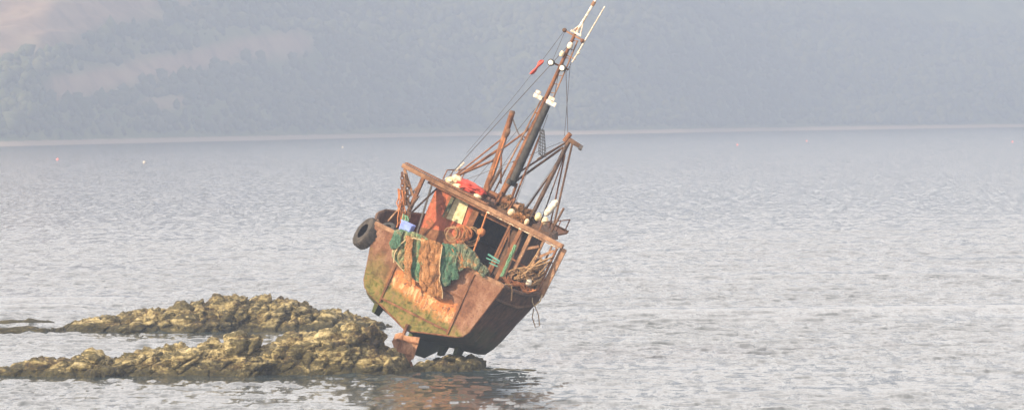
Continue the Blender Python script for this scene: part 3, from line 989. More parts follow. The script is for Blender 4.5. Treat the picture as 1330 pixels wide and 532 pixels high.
roof = MB().hexa([(-1.74, 2.1, 1.43), (2.02, 2.1, 1.39), (1.92, 5.7, 1.41), (-1.74, 5.7, 1.43), (-1.74, 2.1, 1.49), (2.02, 2.1, 1.45), (1.92, 5.7, 1.47), (-1.74, 5.7, 1.49)]).build('roof', M['rust'], boat)
MB().bar((-1.74, 5.7, 1.50), (1.92, 5.7, 1.48), 0.08, 0.08).build('roof_lip', M['rust_dark'], roof)
MB().hexa([(1.5, 2.6, 1.46), (2.28, 2.6, 1.44), (2.2, 3.6, 1.44), (1.5, 3.6, 1.46), (1.55, 2.6, 1.66), (2.2, 2.6, 1.60), (2.1, 3.6, 1.62), (1.6, 3.6, 1.66)]).build('roof_locker', M['rust_dark'], roof)

# --- pair of gallows on the roof, with legs and braces
def gallows(s, post_m, top):
    main = MB().tube(top[0], [0.10, 0.095, 0.085] if s < 0 else [0.065] * 3, 9).build('gallows_post', M[post_m], boat, True)
    return main


gl = gallows(-1, 'rust', [[(-0.50, 4.1, 1.45), (-0.64, 4.2, 2.9), (-0.78, 4.2, 4.14)]])
MB().tube([(-0.78, 4.2, 4.13), (-0.80, 4.2, 4.2)], [0.10, 0.07], 9).build('post_cap', M['rust_dark'], gl, True)
MB().ellip((-0.62, 4.05, 3.55), (0.07, 0.06, 0.16), 2).build('pulley', M['rust_dark'], gl, True)
MB().bar((-0.52, 4.12, 2.2), (-0.66, 4.12, 3.6), 0.035, 0.09).build('cheek_plate', M['rope_orange'], gl)
for p, q, r in (((-0.66, 4.2, 3.05), (-1.63, 4.0, 1.48), 0.042), ((-0.62, 4.2, 2.72), (-1.66, 3.4, 1.48), 0.036), ((-0.56, 4.15, 2.9), (-0.12, 3.8, 2.15), 0.03), ((-0.62, 4.1, 3.0), (0.05, 3.85, 4.1), 0.03)):
    MB().tube([p, q], r, 7).build('gallows_leg', M['rust'], gl, True)
gr = gallows(1, 'rust_dark', [[(1.04, 4.2, 1.45), (1.09, 4.2, 2.8), (1.14, 4.2, 4.14)]])
for p, q, r in (((1.82, 4.2, 1.45), (1.26, 4.2, 4.10), 0.032), ((-0.02, 3.9, 1.95), (1.06, 4.2, 3.88), 0.036), ((-0.03, 3.9, 2.3), (1.08, 4.2, 4.05), 0.03),
                ((1.22, 4.9, 1.47), (1.16, 4.2, 4.0), 0.02), ((0.55, 3.9, 3.25), (1.10, 4.2, 4.10), 0.018)):
    MB().tube([p, q], r, 7).build('gallows_leg', M['rust_dark'], gr, True)
MB().bar((0.98, 4.18, 4.18), (1.52, 4.18, 4.12), 0.13, 0.10).build('head_block', M['rust_dark'], gr, bevel=0.02)
MB().tube([(1.02, 4.18, 4.06), (1.10, 4.15, 4.34)], 0.075, 8).build('sheave', M['rust'], gr, True)
MB().lathe([(0.03, -0.05), (0.085, -0.05), (0.085, 0.05), (0.03, 0.05)], (1.55, 4.18, 4.10), (1, 0.2, 0), 14).build('sheave', M['cable'], gr, True)

# --- mast with lamps, boards, aerials
mast = MB().tube([(0.02, 3.8, 1.45), (0.05, 3.8, 3.0), (0.06, 3.8, 5.2), (0.07, 3.8, 6.9), (0.08, 3.8, 7.3)], [0.075, 0.075, 0.06, 0.05, 0.04], 10).build('mast', M['rust'], boat, True)
MB().tube([(0.20, 3.75, 2.25), (0.19, 3.75, 3.6), (0.20, 3.75, 4.86)], [0.115, 0.12, 0.10], 12).build('exhaust_pipe', M['black'], mast, True)
for z in (2.9, 3.7, 4.5):
    MB().tube([(-0.05, 3.75, z), (0.30, 3.75, z)], 0.03, 6).build('pipe_clamp', M['rust'], mast, True)
MB().tube([(-0.22, 3.8, 1.47), (-0.12, 3.8, 3.4), (-0.04, 3.8, 5.0)], 0.025, 6).build('mast_stay_rod', M['rust_pale'], mast, True)
MB().tube([(0.47, 3.8, 1.6), (0.42, 3.8, 2.6), (0.36, 3.8, 3.95)], 0.03, 7).build('mast_stay_rod', M['rust'], mast, True)
for x0, x1 in ((-0.30, -0.02), (0.13, 0.44)):
    b0 = MB().box((x0, 3.70, 4.90), (x1, 3.74, 5.02)).build('reflector_board', M['white'], mast)
    MB().box((x0 + 0.02, 3.70, 5.04), (x1 - 0.10, 3.74, 5.13)).build('board_strip', M['white'], b0)
MB().bar((-0.28, 3.76, 4.98), (0.42, 3.76, 4.98), 0.04, 0.03).build('board_bracket', M['rust'], mast)
MB().bar((-0.24, 3.78, 6.04), (0.34, 3.78, 6.06), 0.05, 0.04).build('crosstree', M['rust'], mast)
for x in (-0.20, 0.18):
    l = MB().lathe([(0.03, 0.10), (0.09, 0.06), (0.11, -0.05), (0.105, -0.07)], (x, 3.70, 6.04), (0.1, 1, 0), 16).build('deck_lamp', M['black'], mast, True)
    MB().lathe([(0.075, -0.085), (0.075, -0.065), (0.02, -0.06)], (x, 3.70, 6.04), (0.1, 1, 0), 16).build('lens', M['glass'], l, True)
MB().bar((-0.26, 3.78, 7.06), (0.42, 3.78, 7.02), 0.05, 0.04).build('crosstree', M['rust_pale'], mast)
MB().ellip((-0.26, 3.78, 7.06), (0.07, 0.06, 0.07), 2).build('signal_lamp', M['rust_dark'], mast, True)
MB().ellip((0.36, 3.78, 7.0), (0.06, 0.06, 0.07), 2).build('signal_lamp', M['rust'], mast, True)
MB().lathe([(0.06, -0.09), (0.085, -0.05), (0.085, 0.06), (0.05, 0.11)], (0.10, 3.72, 6.72), (0, 0, 1), 12).build('mast_lamp', M['white'], mast, True)
MB().lathe([(0.05, -0.07), (0.07, 0), (0.05, 0.09)], (-0.02, 3.70, 6.40), (0, 0, 1), 12).build('mast_lamp', M['foam'], mast, True)
aer = MB().tube([(0.08, 3.8, 7.1), (0.16, 3.8, 7.75), (0.27, 3.8, 8.8)], [0.05, 0.035, 0.028], 8).build('masthead_pole', M['white'], mast, True)
for s in (-1, 1):
    MB().tube([(0.09 + s * 0.15, 3.8, 7.10), (0.15, 3.8, 7.50)], 0.02, 6).build('pole_stay', M['white'], aer, True)
MB().bar((-0.08, 3.78, 7.14), (0.27, 3.78, 7.12), 0.05, 0.06).build('pole_foot', M['white'], aer)
MB().tube([(0.19, 3.8, 8.06), (0.21, 3.8, 8.2)], 0.055, 8).build('pole_joint', M['rust_pale'], aer, True)
wh = MB().tube([(0.34, 3.8, 6.3), (0.38, 3.8, 6.6), (0.55, 3.8, 8.2)], [0.022, 0.026, 0.02], 7).build('aerial', M['white'], mast, True)
for z in (6.42, 7.02):
    MB().bar((0.05, 3.8, z), (0.40, 3.8, z), 0.03, 0.03).build('aerial_bracket', M['rust_pale'], wh)
MB().ellip((0.40, 3.8, 6.62), (0.05, 0.05, 0.05), 2).build('aerial_mount', M['white'], wh, True)
MB().tube([(0.10, 3.5, 1.45), (0.16, 3.5, 2.3)], 0.075, 9).build('stub_post', M['rust'], boat, True)
MB().tube([(0.16, 3.5, 2.28), (0.165, 3.5, 2.42)], 0.085, 9).build('stub_cap', M['black'], boat, True)


def sag(p, q, drop, n=10):
    p, q = Vector(p), Vector(q)
    return [p.lerp(q, i / n) + G * drop * 4 * (i / n) * (1 - i / n) for i in range(n + 1)]


# --- winch at the mast foot
win = MB().box((-0.35, 3.15, 1.47), (0.62, 3.55, 1.58)).build('winch', M['rust_dark'], boat)
for x in (-0.32, 0.12, 0.56):
    MB().add([(x - 0.025, 3.18, 1.58), (x - 0.025, 3.52, 1.58), (x - 0.025, 3.42, 2.0), (x - 0.025, 3.28, 2.0), (x + 0.025, 3.18, 1.58), (x + 0.025, 3.52, 1.58), (x + 0.025, 3.42, 2.0), (x + 0.025, 3.28, 2.0)],
             [(0, 1, 2, 3), (7, 6, 5, 4), (0, 4, 5, 1), (1, 5, 6, 2), (2, 6, 7, 3), (3, 7, 4, 0)]).build('side_frame', M['rust'], win)
for x0, x1 in ((-0.29, 0.09), (0.15, 0.53)):
    MB().lathe([(0.16, 0.0), (0.16, 0.03), (0.10, 0.035), (0.11, (x1 - x0) * 0.5), (0.10, x1 - x0 - 0.035), (0.16, x1 - x0 - 0.03), (0.16, x1 - x0)], (x0, 3.35, 1.80), (1, 0, 0), 14).build('drum', M['rust'], win, True)
MB().lathe([(0.05, 0), (0.09, 0.02), (0.06, 0.10), (0.10, 0.2), (0.04, 0.22)], (0.585, 3.35, 1.80), (1, 0, 0), 12).build('warping_head', M['rust_pale'], win, True)
# upper mast: a second spar with rungs between
spar = MB().tube([(0.26, 3.82, 4.95), (0.25, 3.82, 6.0), (0.22, 3.82, 6.95)], 0.022, 6).build('mast_spar', M['rust_pale'], mast, True)
for z in np.arange(5.2, 6.9, 0.28):
    MB().tube([(0.06, 3.81, z), (0.25, 3.81, z + 0.06)], 0.014, 5).build('rung', M['rust_pale'], spar, True)
for k, (p, q, w_) in enumerate((((1.0, 2.1, -0.5), (1.05, 2.1, 1.42), 0.06), ((1.95, 2.3, -0.6), (1.98, 2.3, 1.40), 0.06), ((2.40, 2.2, -0.3), (2.42, 2.2, 1.40), 0.05),
                               ((1.42, 2.08, 0.55), (2.70, 2.08, 0.40), 0.05), ((1.78, 2.12, 0.10), (2.66, 2.12, 0.95), 0.045), ((2.2, 1.98, 0.15), (2.66, 1.98, 0.62), 0.04),
                               ((0.92, 2.5, 1.38), (1.35, 2.2, 0.55), 0.045), ((-1.84, 2.05, 0.35), (-1.62, 2.95, 1.30), 0.045), ((-2.35, 2.05, -0.1), (-1.92, 2.05, 1.30), 0.04))):
    MB().bar(p, q, w_, w_).build('gantry_brace', M[('rust', 'rust_dark', 'rust_pale')[k % 3]], boat)
for k, (p, q, r) in enumerate((((-1.6, 3.6, 1.47), (-0.70, 4.2, 3.4), 0.025), ((0.7, 4.4, 1.47), (1.08, 4.2, 3.2), 0.03), ((1.5, 5.0, 1.47), (1.2, 4.2, 3.7), 0.025), ((-0.35, 3.6, 1.5), (-0.28, 3.7, 2.6), 0.05), ((0.36, 3.9, 1.5), (0.30, 3.9, 2.35), 0.045))):
    MB().tube([p, q], r, 7).build('rig_strut', M[('rust', 'rust_dark')[k % 2]], boat, True)
# guard rail round the roof
for y0, y1, x in ((2.3, 5.5, 1.86), (3.4, 5.5, -1.68)):
    MB().tube([(x, y0, 1.86), (x, y1, 1.86)], 0.018, 6).build('guard_rail', M['rust'], roof, True)
    for y in np.linspace(y0, y1, 4):
        MB().tube([(x, y, 1.45), (x, y, 1.87)], 0.018, 6).build('stanchion', M['rust'], roof, True)

# --- wires belong to the rig
for p, q, d, r in (((0.06, 3.8, 6.8), (-1.45, 2.6, 1.55), 0.0, 0.011), ((0.30, 3.8, 5.95), (1.07, 4.2, 4.20), 0.02, 0.010), ((0.06, 3.8, 6.9), (0.95, 4.2, 4.2), 0.02, 0.008),
                   ((-0.24, 3.8, 7.06), (-0.22, 3.8, 6.05), 0.0, 0.007), ((-0.26, 3.8, 7.06), (-0.46, 3.62, 6.0), 0.0, 0.007), ((-0.58, 3.62, 5.5), (-1.3, 3.2, 2.6), 0.03, 0.006), ((0.08, 3.8, 5.9), (0.34, 3.8, 4.9), 0.02, 0.01),
                   ((0.36, 3.8, 6.95), (0.30, 3.8, 5.95), 0.03, 0.008), ((-0.70, 4.2, 4.0), (0.0, 3.8, 3.6), 0.12, 0.022), ((-1.35, 3.0, 1.5), (1.05, 4.2, 4.1), 0.02, 0.008),
                   ((-0.1, 3.8, 4.6), (-0.9, 3.3, 1.5), 0.02, 0.008), ((0.1, 3.8, 4.9), (-0.42, 3.4, 1.5), 0.02, 0.008), ((0.3, 3.9, 4.6), (0.62, 3.5, 1.5), 0.03, 0.008),
                   ((-0.72, 4.2, 3.9), (-0.25, 3.6, 1.5), 0.05, 0.01), ((1.15, 4.2, 4.0), (0.9, 3.2, 1.5), 0.03, 0.008), ((1.1, 4.2, 4.1), (1.3, 3.0, 1.55), 0.02, 0.008)):
    MB().tube(sag(p, q, d), r, 5).build('rigging_wire', M['cable'], boat, True)
MB().tube([(-1.28, 2.75, 2.02), (-1.16, 2.83, 2.36)], 0.03, 7).build('turnbuckle', M['white'], boat, True)

# ==================================================================== things on the boat
def thing(mb, name, mat, label, cat, group=None, shade=True, bevel=0.0):
    o = mb.build(name, M[mat], None, shade, BOAT, bevel)
    return tag(o, label, cat, group)


# --- tyres hung as fenders on the port quarter
def tyre(c, axis, ro, wd):
    prof = [(ro * 0.50, -wd * .42), (ro * 0.80, -wd * .5), (ro * 0.95, -wd * .42), (ro, -wd * .22), (ro, wd * .22), (ro * .95, wd * .42), (ro * .80, wd * .5), (ro * .50, wd * .42),
            (ro * .60, wd * .36), (ro * .82, wd * .40), (ro * .90, 0), (ro * .82, -wd * .40), (ro * .60, -wd * .36)]
    return MB().lathe(prof, c, axis, 28, closed=True)


c0 = Vector((-2.30, 0.25, -0.42)); ax0 = Vector((-0.80, -0.55, 0.25)).normalized()
ty = thing(tyre(c0, ax0, 0.47, 0.38), 'tyre_fender', 'tyre', 'large worn black tyre hung over the port corner of the transom', 'tyre', 'tyres hung as fenders')
u = ax0.orthogonal().normalized(); w = ax0.cross(u)
for k in range(24):
    a = 2 * math.pi * k / 24
    p = c0 + (u * math.cos(a) + w * math.sin(a)) * 0.472
    MB().bar(p - ax0 * 0.12, p + ax0 * 0.12, 0.05, 0.03, ref=(p - c0)).build('tread_block', M['tyre'], ty)
for ch in ty.children: ch.matrix_parent_inverse = Matrix.Identity(4)
thing(MB().tube([(-2.35, 0.35, -0.1), (-2.2, 0.4, 0.06), (-1.95, 0.5, -0.2)], 0.025, 6), 'tyre_rope', 'rope_tan', 'short lashing rope holding the large tyre over the gunwale', 'rope')
c1 = Vector((-1.98, 0.9, -0.14))
thing(tyre(c1, Vector((-0.4, -0.5, 0.75)), 0.27, 0.17), 'tyre_fender', 'black', 'small black tyre lying on the port gunwale behind the large tyre', 'tyre', 'tyres hung as fenders')

# --- nets over the stern
def drape(name, mat, x0, x1, top, drop, y0, fold, label, seed, back=0.55, nu=60, nv=60, bulge=0.10):
    """net hanging from the transom rail straight down, folded; over the rail into the boat at its upper end"""
    U, V = np.meshgrid(np.linspace(0, 1, nu), np.linspace(-1, 1, nv))
    x = x0 + (x1 - x0) * U
    tp = np.interp(U, np.linspace(0, 1, len(top)), top)
    dp = np.interp(U, np.linspace(0, 1, len(drop)), drop)
    down = np.clip(V, 0, 1) ** 0.9 * dp
    up = np.clip(-V, 0, 1)
    q = np.stack([x.ravel() * 3.0 + down.ravel() * 0.4, down.ravel() * 0.9, np.full(x.size, seed)], 1)
    f = fbm(q, 3).reshape(x.shape)
    f2 = 1.6 * fbm(np.stack([x.ravel() * 7 + 2.5 * f.ravel(), down.ravel() * 2.2, np.full(x.size, seed + 4.0)], 1), 3).reshape(x.shape)
    yy_ = y0 - bulge * np.sin(np.clip(V, 0, 1) * math.pi * 0.6) * 0.6 - np.abs(fold * (f + 0.45 * f2)) - 0.03
    yy_ = np.where(V < 0, yy_ + up * back, yy_)
    g = np.array(G)
    Z = tp + 0.10 * np.sin(np.clip(1 - np.abs(V) * 5, 0, 1) * 1.57) - up ** 2 * 0.30 + fold * 0.5 * f * (V < 0.1)
    wand = 0.09 * perlin(np.stack([U.ravel() * 1.3, down.ravel() * 2.4, np.full(x.size, seed * 1.7 + 0.3)], 1)).reshape(x.shape) * np.clip(V * 2, 0, 1)
    dp2 = 0.10 * perlin(np.stack([x.ravel() * 5, np.zeros(x.size), np.full(x.size, seed + 0.6)], 1)).reshape(x.shape)
    down = down * (1 + dp2)
    Pn = np.stack([x + g[0] * down + wand + 0.04 * f2 * np.clip(V, 0, 1), yy_ + 0 * x, Z + g[2] * down], -1)
    o = grid_mesh(name, Pn, M[mat])
    o.matrix_world = BOAT
    m = o.modifiers.new('thick', 'SOLIDIFY'); m.thickness = 0.05
    tag(o, label, 'fishing net', 'fishing nets heaped on the stern')
    mb = MB()                                    # the knotted diamond mesh lying over the bundle
    st_ = 3
    for k in range(-nv, nu, st_):
        for sgn in (1, -1):
            pts = []
            for r_ in range(6, nv, 2):
                c_ = k + r_ if sgn > 0 else nu - 1 - (k + r_)
                if 0 <= c_ < nu: pts.append(Pn[r_, c_] + np.array([0, -0.045, 0.012]))
            if len(pts) > 2: mb.tube(pts, 0.0075, 4, cap=False)
    mb.build('mesh_twine', M[mat], o)
    return Pn, o


Pn, o = drape('fishing_net', 'net_green', -1.42, -0.42, [0.0, 0.12, 0.18, 0.16], [0.70, 1.10, 1.22, 1.15], -0.08, 0.22, 'olive green net with a cream edge rope hanging over the port side of the transom', 3)
edge = [tuple(Pn[k, 0] + np.array([-0.015, -0.05, 0.0])) for k in range(28, 60, 3)] + [tuple(Pn[-1, k] + np.array([0, -0.04, -0.01])) for k in range(0, 60, 4)]
MB().tube(edge, 0.016, 6).build('edge_rope', M['rope_cream'], o, True)
arc = [(-0.60, -0.26, 0.20), (-0.82, -0.30, 0.16), (-1.02, -0.32, 0.02), (-1.13, -0.32, -0.22), (-1.16, -0.32, -0.48), (-1.08, -0.30, -0.74)]
MB().tube(arc, 0.016, 6).build('edge_rope', M['rope_cream'], o, True)
Pn, o = drape('fishing_net', 'net_orange', -0.66, 0.02, [0.14, 0.18, 0.20], [1.22, 1.46, 1.36], -0.17, 0.20, 'orange brown net strip hanging longest down the middle of the transom', 9)
MB().tube([tuple(Pn[k, -1] + np.array([0.01, -0.05, 0])) for k in range(26, 60, 3)], 0.014, 6).build('edge_rope', M['rope_cream'], o, True)
Pn, o = drape('fishing_net', 'net_orange', -1.05, -0.82, [0.0, 0.0], [1.10, 1.30], -0.26, 0.07, 'thin orange tail of net twisted over the olive green net', 21, back=0.2, nu=24)
drape('fishing_net', 'net_teal', -0.04, 0.50, [0.22, 0.30, 0.26], [1.10, 1.0, 0.62], -0.08, 0.20, 'dark teal green net beside the orange strip on the transom', 14)
Pn, o = drape('fishing_net', 'net_grey', 0.22, 1.52, [0.34, 0.46, 0.40, 0.26, 0.06], [0.72, 0.62, 0.36, 0.16, 0.06], -0.02, 0.24, 'heaped grey green net with an orange patch along the starboard rail of the transom', 17, back=0.8)
mb = MB()
for k in range(7):
    mb.tube(sag((0.30 + 0.16 * k, -0.2 + 0.02 * k, 0.36 - 0.03 * k), (0.62 + 0.14 * k, -0.16, 0.20 - 0.02 * k), 0.05 + 0.03 * (k % 3)), 0.016, 5)
mb.build('float_line', M['rope_orange'], o, True)

drape('fishing_net', 'net_teal', -1.46, -1.20, [-0.04, 0.06], [0.42, 0.30], -0.20, 0.08, 'small bright green fold of net at the port edge of the olive net', 27, back=0.3, nu=24, nv=40)

# --- coils, ropes and chains
rnd = random.Random(5)


def coil(c, r, n, tilt, rad, jit, seed):
    rr = random.Random(seed)
    mb = MB()
    for k in range(n):
        e = Euler((R(tilt[0] + rr.uniform(-jit, jit)), R(tilt[1] + rr.uniform(-jit, jit)), 0)).to_matrix()
        cc = Vector(c) + Vector((rr.uniform(-.06, .06), rr.uniform(-.06, .06), rr.uniform(-.05, .05)))
        rx, rz = r * rr.uniform(.75, 1.1), r * rr.uniform(.9, 1.3)
        mb.tube([cc + e @ Vector((rx * math.cos(t_), 0, rz * math.sin(t_))) for t_ in np.linspace(0, 2 * math.pi, 25)[:-1]], rad, 6, closed=True)
    return mb


thing(coil((-0.48, 2.35, 0.38), 0.20, 4, (10, 5), 0.014, 22, 1), 'hose_coil', 'rope_tan', 'tan hose coils hung beside the red wheelhouse wall', 'rope', 'coils of rope on the deck')
thing(coil((-0.22, 2.45, 0.50), 0.20, 9, (15, 40), 0.013, 45, 2), 'rope_coil', 'rope_orange', 'orange rope coils heaped by the dark doorway', 'rope', 'coils of rope on the deck')
thing(coil((0.02, 2.5, 0.55), 0.24, 4, (5, 40), 0.012, 40, 3), 'rope_coil', 'rope_tan', 'loose tan rope loops hanging at the door jamb', 'rope', 'coils of rope on the deck')
thing(MB().tube(sag((0.30, 1.95, 1.48), (0.50, 1.8, -0.35), 0.0), 0.03, 6), 'hanging_rope', 'rope_orange', 'rope hanging from the gantry beam in front of the dark doorway', 'rope')
thing(MB().ellip((0.40, 1.88, 0.86), (0.12, 0.11, 0.13), 3, 0.25, 4), 'net_float', 'rope_orange', 'orange yellow float tied to the rope before the doorway', 'float')


def chain(p, q, n, ro, r, mat, label, name='chain'):
    p, q = Vector(p), Vector(q)
    d = (q - p).normalized(); a = d.orthogonal().normalized(); b = d.cross(a)
    mb = MB()
    for k in range(n):
        c = p.lerp(q, (k + 0.5) / n)
        s1 = a if k % 2 else b
        L = (q - p).length / n * 0.72
        mb.tube([c + d * L * math.cos(t_) + s1 * ro * math.sin(t_) for t_ in np.linspace(0, 2 * math.pi, 11)[:-1]], r, 5, closed=True)
    return thing(mb, name, mat, label, 'chain')


t0 = Vector((-2.50, 1.85, 1.42))
chain(t0, t0 + G * 1.65, 15, 0.045, 0.018, 'rust', 'rusty chain hanging from the port end of the gantry beam')
t0 = Vector((-2.38, 1.9, 1.40))
chain(t0, t0 + G * 1.2 + Vector((0.12, 0, 0)), 11, 0.045, 0.018, 'rust_dark', 'dark chain slanting from the gantry beam end to the port post')
thing(MB().tube([(-2.08, 1.8, 0.95) + G * 0 if False else Vector((-2.02, 1.85, 0.75)), Vector((-1.84, 1.85, 0.62)), Vector((-1.80, 1.85, 0.85)), Vector((-1.74, 1.85, 1.02))], [0.03, 0.06, 0.05, 0.02], 7), 'iron_hook', 'rust_dark', 'iron hook hanging on the port gantry post', 'hook')
t0 = Vector((-2.30, 1.75, 0.95))
mb = MB()
for k in range(5):
    pts = [t0 + Vector((0.05 * k - 0.1, 0.02 * k, 0)) + G * s_ + Vector((rnd.uniform(-.04, .04), rnd.uniform(-.04, .04), 0)) for s_ in np.linspace(0.0, 1.15, 9)]
    mb.tube(pts, 0.022, 5)
thing(mb, 'hanging_rope', 'rope_orange', 'bunch of orange and green rope hanging beside the rusty chain', 'rope')
mb = MB()
for k in range(4):
    mb.tube([Vector((-1.84 + 0.05 * k, 1.4, 0.40)) + G * s_ + Vector((rnd.uniform(-.03, .03), 0, 0)) for s_ in np.linspace(0.0, 0.5, 6)], 0.024, 5)
thing(mb, 'hanging_rope', 'rope_green', 'short green rope ends below the bunch of orange rope', 'rope')
mb = MB()
for k in range(6):
    pts = [Vector((1.52 + 0.03 * math.sin(k * 2.1 + s_ * 9), 1.78 + 0.03 * math.cos(k + s_ * 7), 0.98 - 1.02 * s_)) for s_ in np.linspace(0, 1, 14)]
    mb.tube(pts, 0.022, 5)
thing(mb, 'hanging_rope', 'rope_green', 'thick pale green twisted rope bundle between the starboard gantry posts', 'rope')
mb = MB()
for k in range(26):
    x0, z0 = rnd.uniform(1.72, 2.4), rnd.uniform(-0.1, 0.45)
    x1, z1 = min(2.62, x0 + rnd.uniform(0.15, 0.8)), rnd.uniform(0.2, 1.2)
    y0_ = rnd.uniform(1.2, 1.9)
    m1 = Vector((x0 + rnd.uniform(-.1, .3), y0_, (z0 + z1) / 2 - rnd.uniform(0, .4)))
    pts = []
    for s_ in np.linspace(0, 1, 9):
        pts.append(Vector((x0, y0_, z0)) * (1 - s_) ** 2 + m1 * 2 * s_ * (1 - s_) + Vector((x1, 1.95, z1)) * s_ ** 2 + Vector((rnd.uniform(-.02, .02), rnd.uniform(-.03, .03), rnd.uniform(-.03, .03))))
    mb.tube(pts, rnd.uniform(0.014, 0.028), 5)
thing(mb, 'rope_tangle', 'rope_tan', 'tangle of tan rope and old net inside the starboard end of the gantry', 'rope')
mb = MB()
for k in range(9):
    cc = Vector((1.85 + 0.08 * k, 1.3 + 0.02 * k, -0.02 + 0.03 * (k % 3)))
    mb.tube([cc + Vector((0.20 * math.cos(t_), 0.2 * math.sin(t_) * 0.8, 0.07 * math.sin(2 * t_ + k))) for t_ in np.linspace(0, 6.283, 15)[:-1]], 0.028, 5, closed=True)
thing(mb, 'rope_heap', 'rope_orange', 'heap of orange rope on the starboard bulwark', 'rope')
thing(MB().ellip((2.42, 1.4, 0.22), (0.09, 0.09, 0.12), 2, 0.1, 2), 'net_float', 'white', 'white float caught in the rope tangle', 'float')
thing(MB().tube([(2.62, 2.35, -0.42), (2.86, 2.4, -0.65), (3.02, 2.4, -0.92), (2.93, 2.4, -1.02), (2.72, 2.4, -0.80), (2.64, 2.45, -0.55)], 0.016, 6), 'rope_loop', 'rope_tan', 'small rope loop dangling from the starboard bulwark over the water', 'rope')
thing(MB().tube([(2.08, 0.2, 0.05), (2.22, 0.3, 0.10), (2.30, 0.35, -0.05), (2.40, 0.35, -0.32)], 0.022, 6), 'hanging_rope', 'rope_tan', 'rope end hanging over the bulwark at the starboard transom corner', 'rope')
thing(MB().tube([(2.56, 1.7, -0.05), (2.66, 1.8, -0.30), (2.74, 1.9, -0.40), (2.82, 2.0, -0.22), (2.78, 2.1, 0.0)], 0.022, 6), 'hanging_rope', 'rope_cream', 'pale rope bight hung on the starboard bulwark below the outer post', 'rope')

# --- boxes and floats
bx = MB().hexa([(-1.52, 0.45, -0.25), (-1.22, 0.45, -0.25), (-1.22, 0.80, -0.25), (-1.52, 0.80, -0.25), (-1.56, 0.42, 0.34), (-1.20, 0.42, 0.34), (-1.20, 0.84, 0.34), (-1.56, 0.84, 0.34)])
bx = thing(bx, 'plastic_box', 'blue', 'blue plastic box behind the port end of the transom', 'box', None, False, 0.02)
MB().bar((-1.57, 0.40, 0.36), (-1.19, 0.40, 0.36), 0.04, 0.04).build('rim', M['blue'], bx)
fb = thing(MB().bar((1.22, 0.3, 0.60), (1.62, 0.35, 0.56), 0.05, 0.05), 'fish_box', 'turq', 'turquoise slatted fish box piece on the starboard end of the heaped net', 'box', None, False)
for k in range(2):
    MB().bar((1.22 + 0.13 * k, 0.30, 0.48 - 0.09 * k), (1.62, 0.34, 0.50 - 0.10 * k), 0.035, 0.03).build('slat', M['turq'], fb)
for ob in (bx, fb):
    for ch in ob.children: ch.matrix_parent_inverse = Matrix.Identity(4)

# --- heap on the roof
rp = MB().ellip((-0.78, 2.9, 1.78), (0.50, 0.35, 0.15), 4, 0.5, 3, 4)
thing(rp, 'tarpaulin', 'cloth_red', 'crumpled red tarpaulin lying on the wheelhouse roof', 'tarpaulin')
for k, (x, z, r) in enumerate(((-1.28, 1.78, 0.13), (-1.12, 1.90, 0.14), (-1.0, 1.72, 0.13), (-0.34, 1.70, 0.10))):
    thing(MB().ellip((x, 2.7, z - 0.06), (r * 1.2, r, r * 0.8), 3, 0.5, k + 8, 4), 'foam_lump', 'foam', ('cream foam lump at the port tip of the red tarpaulin', 'highest cream foam lump beside the red tarpaulin', 'low cream foam lump tucked against the red tarpaulin', 'cream foam lump at the mast end of the red tarpaulin')[k], 'foam', 'foam lumps on the roof')
thing(MB().ellip((0.72, 3.0, 1.62), (0.11, 0.11, 0.12), 3, 0.08, 1), 'net_float', 'foam', 'round cream float on the roof at the mast foot', 'float')
thing(MB().ellip((0.98, 3.05, 1.57), (0.26, 0.2, 0.13), 5, 0.9, 5, 9), 'net_heap', 'net_orange', 'small heap of rusty orange netting beside the cream float', 'fishing net')
thing(MB().ellip((0.90, 3.5, 1.62), (0.46, 0.28, 0.26), 5, 0.9, 6, 9), 'net_heap', 'net_brown', 'brown heap of old gear on the roof behind the cream float', 'fishing net')
thing(MB().ellip((0.40, 3.4, 1.66), (0.20, 0.18, 0.30), 5, 0.9, 7, 9), 'net_heap', 'net_brown', 'dark bundle of gear against the mast foot', 'fishing net')
fn = MB().lathe([(0.02, -0.02), (0.07, 0.02), (0.10, 0.10), (0.105, 0.44), (0.07, 0.53), (0.02, 0.56)], (1.66, 3.1, 1.98), (0.25, 0.1, 1), 16)
thing(fn, 'boat_fender', 'white', 'long white fender standing on the starboard side of the roof', 'fender')
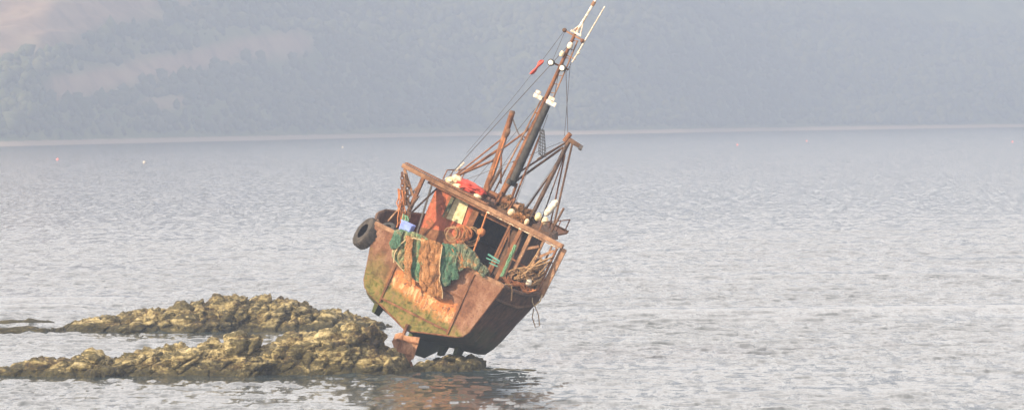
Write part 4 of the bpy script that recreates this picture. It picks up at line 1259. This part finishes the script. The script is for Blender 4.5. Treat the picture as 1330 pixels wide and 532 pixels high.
for k, (x, z) in enumerate(((1.52, 1.86), (1.76, 1.84))):
    thing(MB().ellip((x, 2.95, z), (0.10, 0.10, 0.13), 3, 0.12, k), 'net_float', 'foam' if k else 'board', ('yellowish float at the foot of the white fender', 'stained cream float at the foot of the white fender')[k], 'float')
thing(MB().ellip((1.28, 2.9, 1.58), (0.07, 0.07, 0.10), 3, 0.1, 3), 'net_float', 'foam', 'small cream float beside the starboard gallows foot', 'float')
thing(MB().tube([(2.05, 3.0, 1.62), (2.10, 3.0, 2.42)], 0.035, 7), 'iron_stanchion', 'rust_dark', 'short dark iron stake beside the white fender on the roof', 'stake')

# --- rag on the flag halyard, net sock on the mast
rag = []
nU, nV = 12, 6
for i in range(nU):
    row = []
    for j in range(nV):
        s_ = i / (nU - 1); w_ = (j / (nV - 1) - 0.5) * (0.13 * (1 - 0.45 * s_) * (1 + 0.5 * math.sin(9 * s_)))
        row.append((-0.46 - 0.13 * s_ + w_ * 0.9, 3.62 + 0.05 * math.sin(4 * s_ + j), 6.0 - 0.52 * s_ + w_ * 0.25))
    rag.append(row)
o = grid_mesh('flag', np.array(rag), M['cloth_red']); o.matrix_world = BOAT
m = o.modifiers.new('thick', 'SOLIDIFY'); m.thickness = 0.012
tag(o, 'tattered red flag on the halyard beside the mast', 'flag')
sock = MB()
top = Vector((0.36, 3.72, 4.15))
for k in range(10):
    a = 2 * math.pi * k / 10
    sock.tube([top + Vector((0.07 * math.cos(a), 0.07 * math.sin(a), 0)), top + G * 0.35 + Vector((0.10 * math.cos(a), 0.1 * math.sin(a), 0)), top + G * 0.72 + Vector((0.13 * math.cos(a), 0.13 * math.sin(a), 0)), top + G * 0.85], 0.008, 4)
for s_ in np.linspace(0.05, 0.78, 9):
    rr_ = 0.07 + 0.08 * s_
    sock.tube([top + G * s_ + Vector((rr_ * math.cos(t_), rr_ * math.sin(t_), 0)) for t_ in np.linspace(0, 6.283, 13)[:-1]], 0.007, 4, closed=True)
thing(sock, 'net_bag', 'black', 'black mesh bag hanging beside the black exhaust pipe', 'net bag')
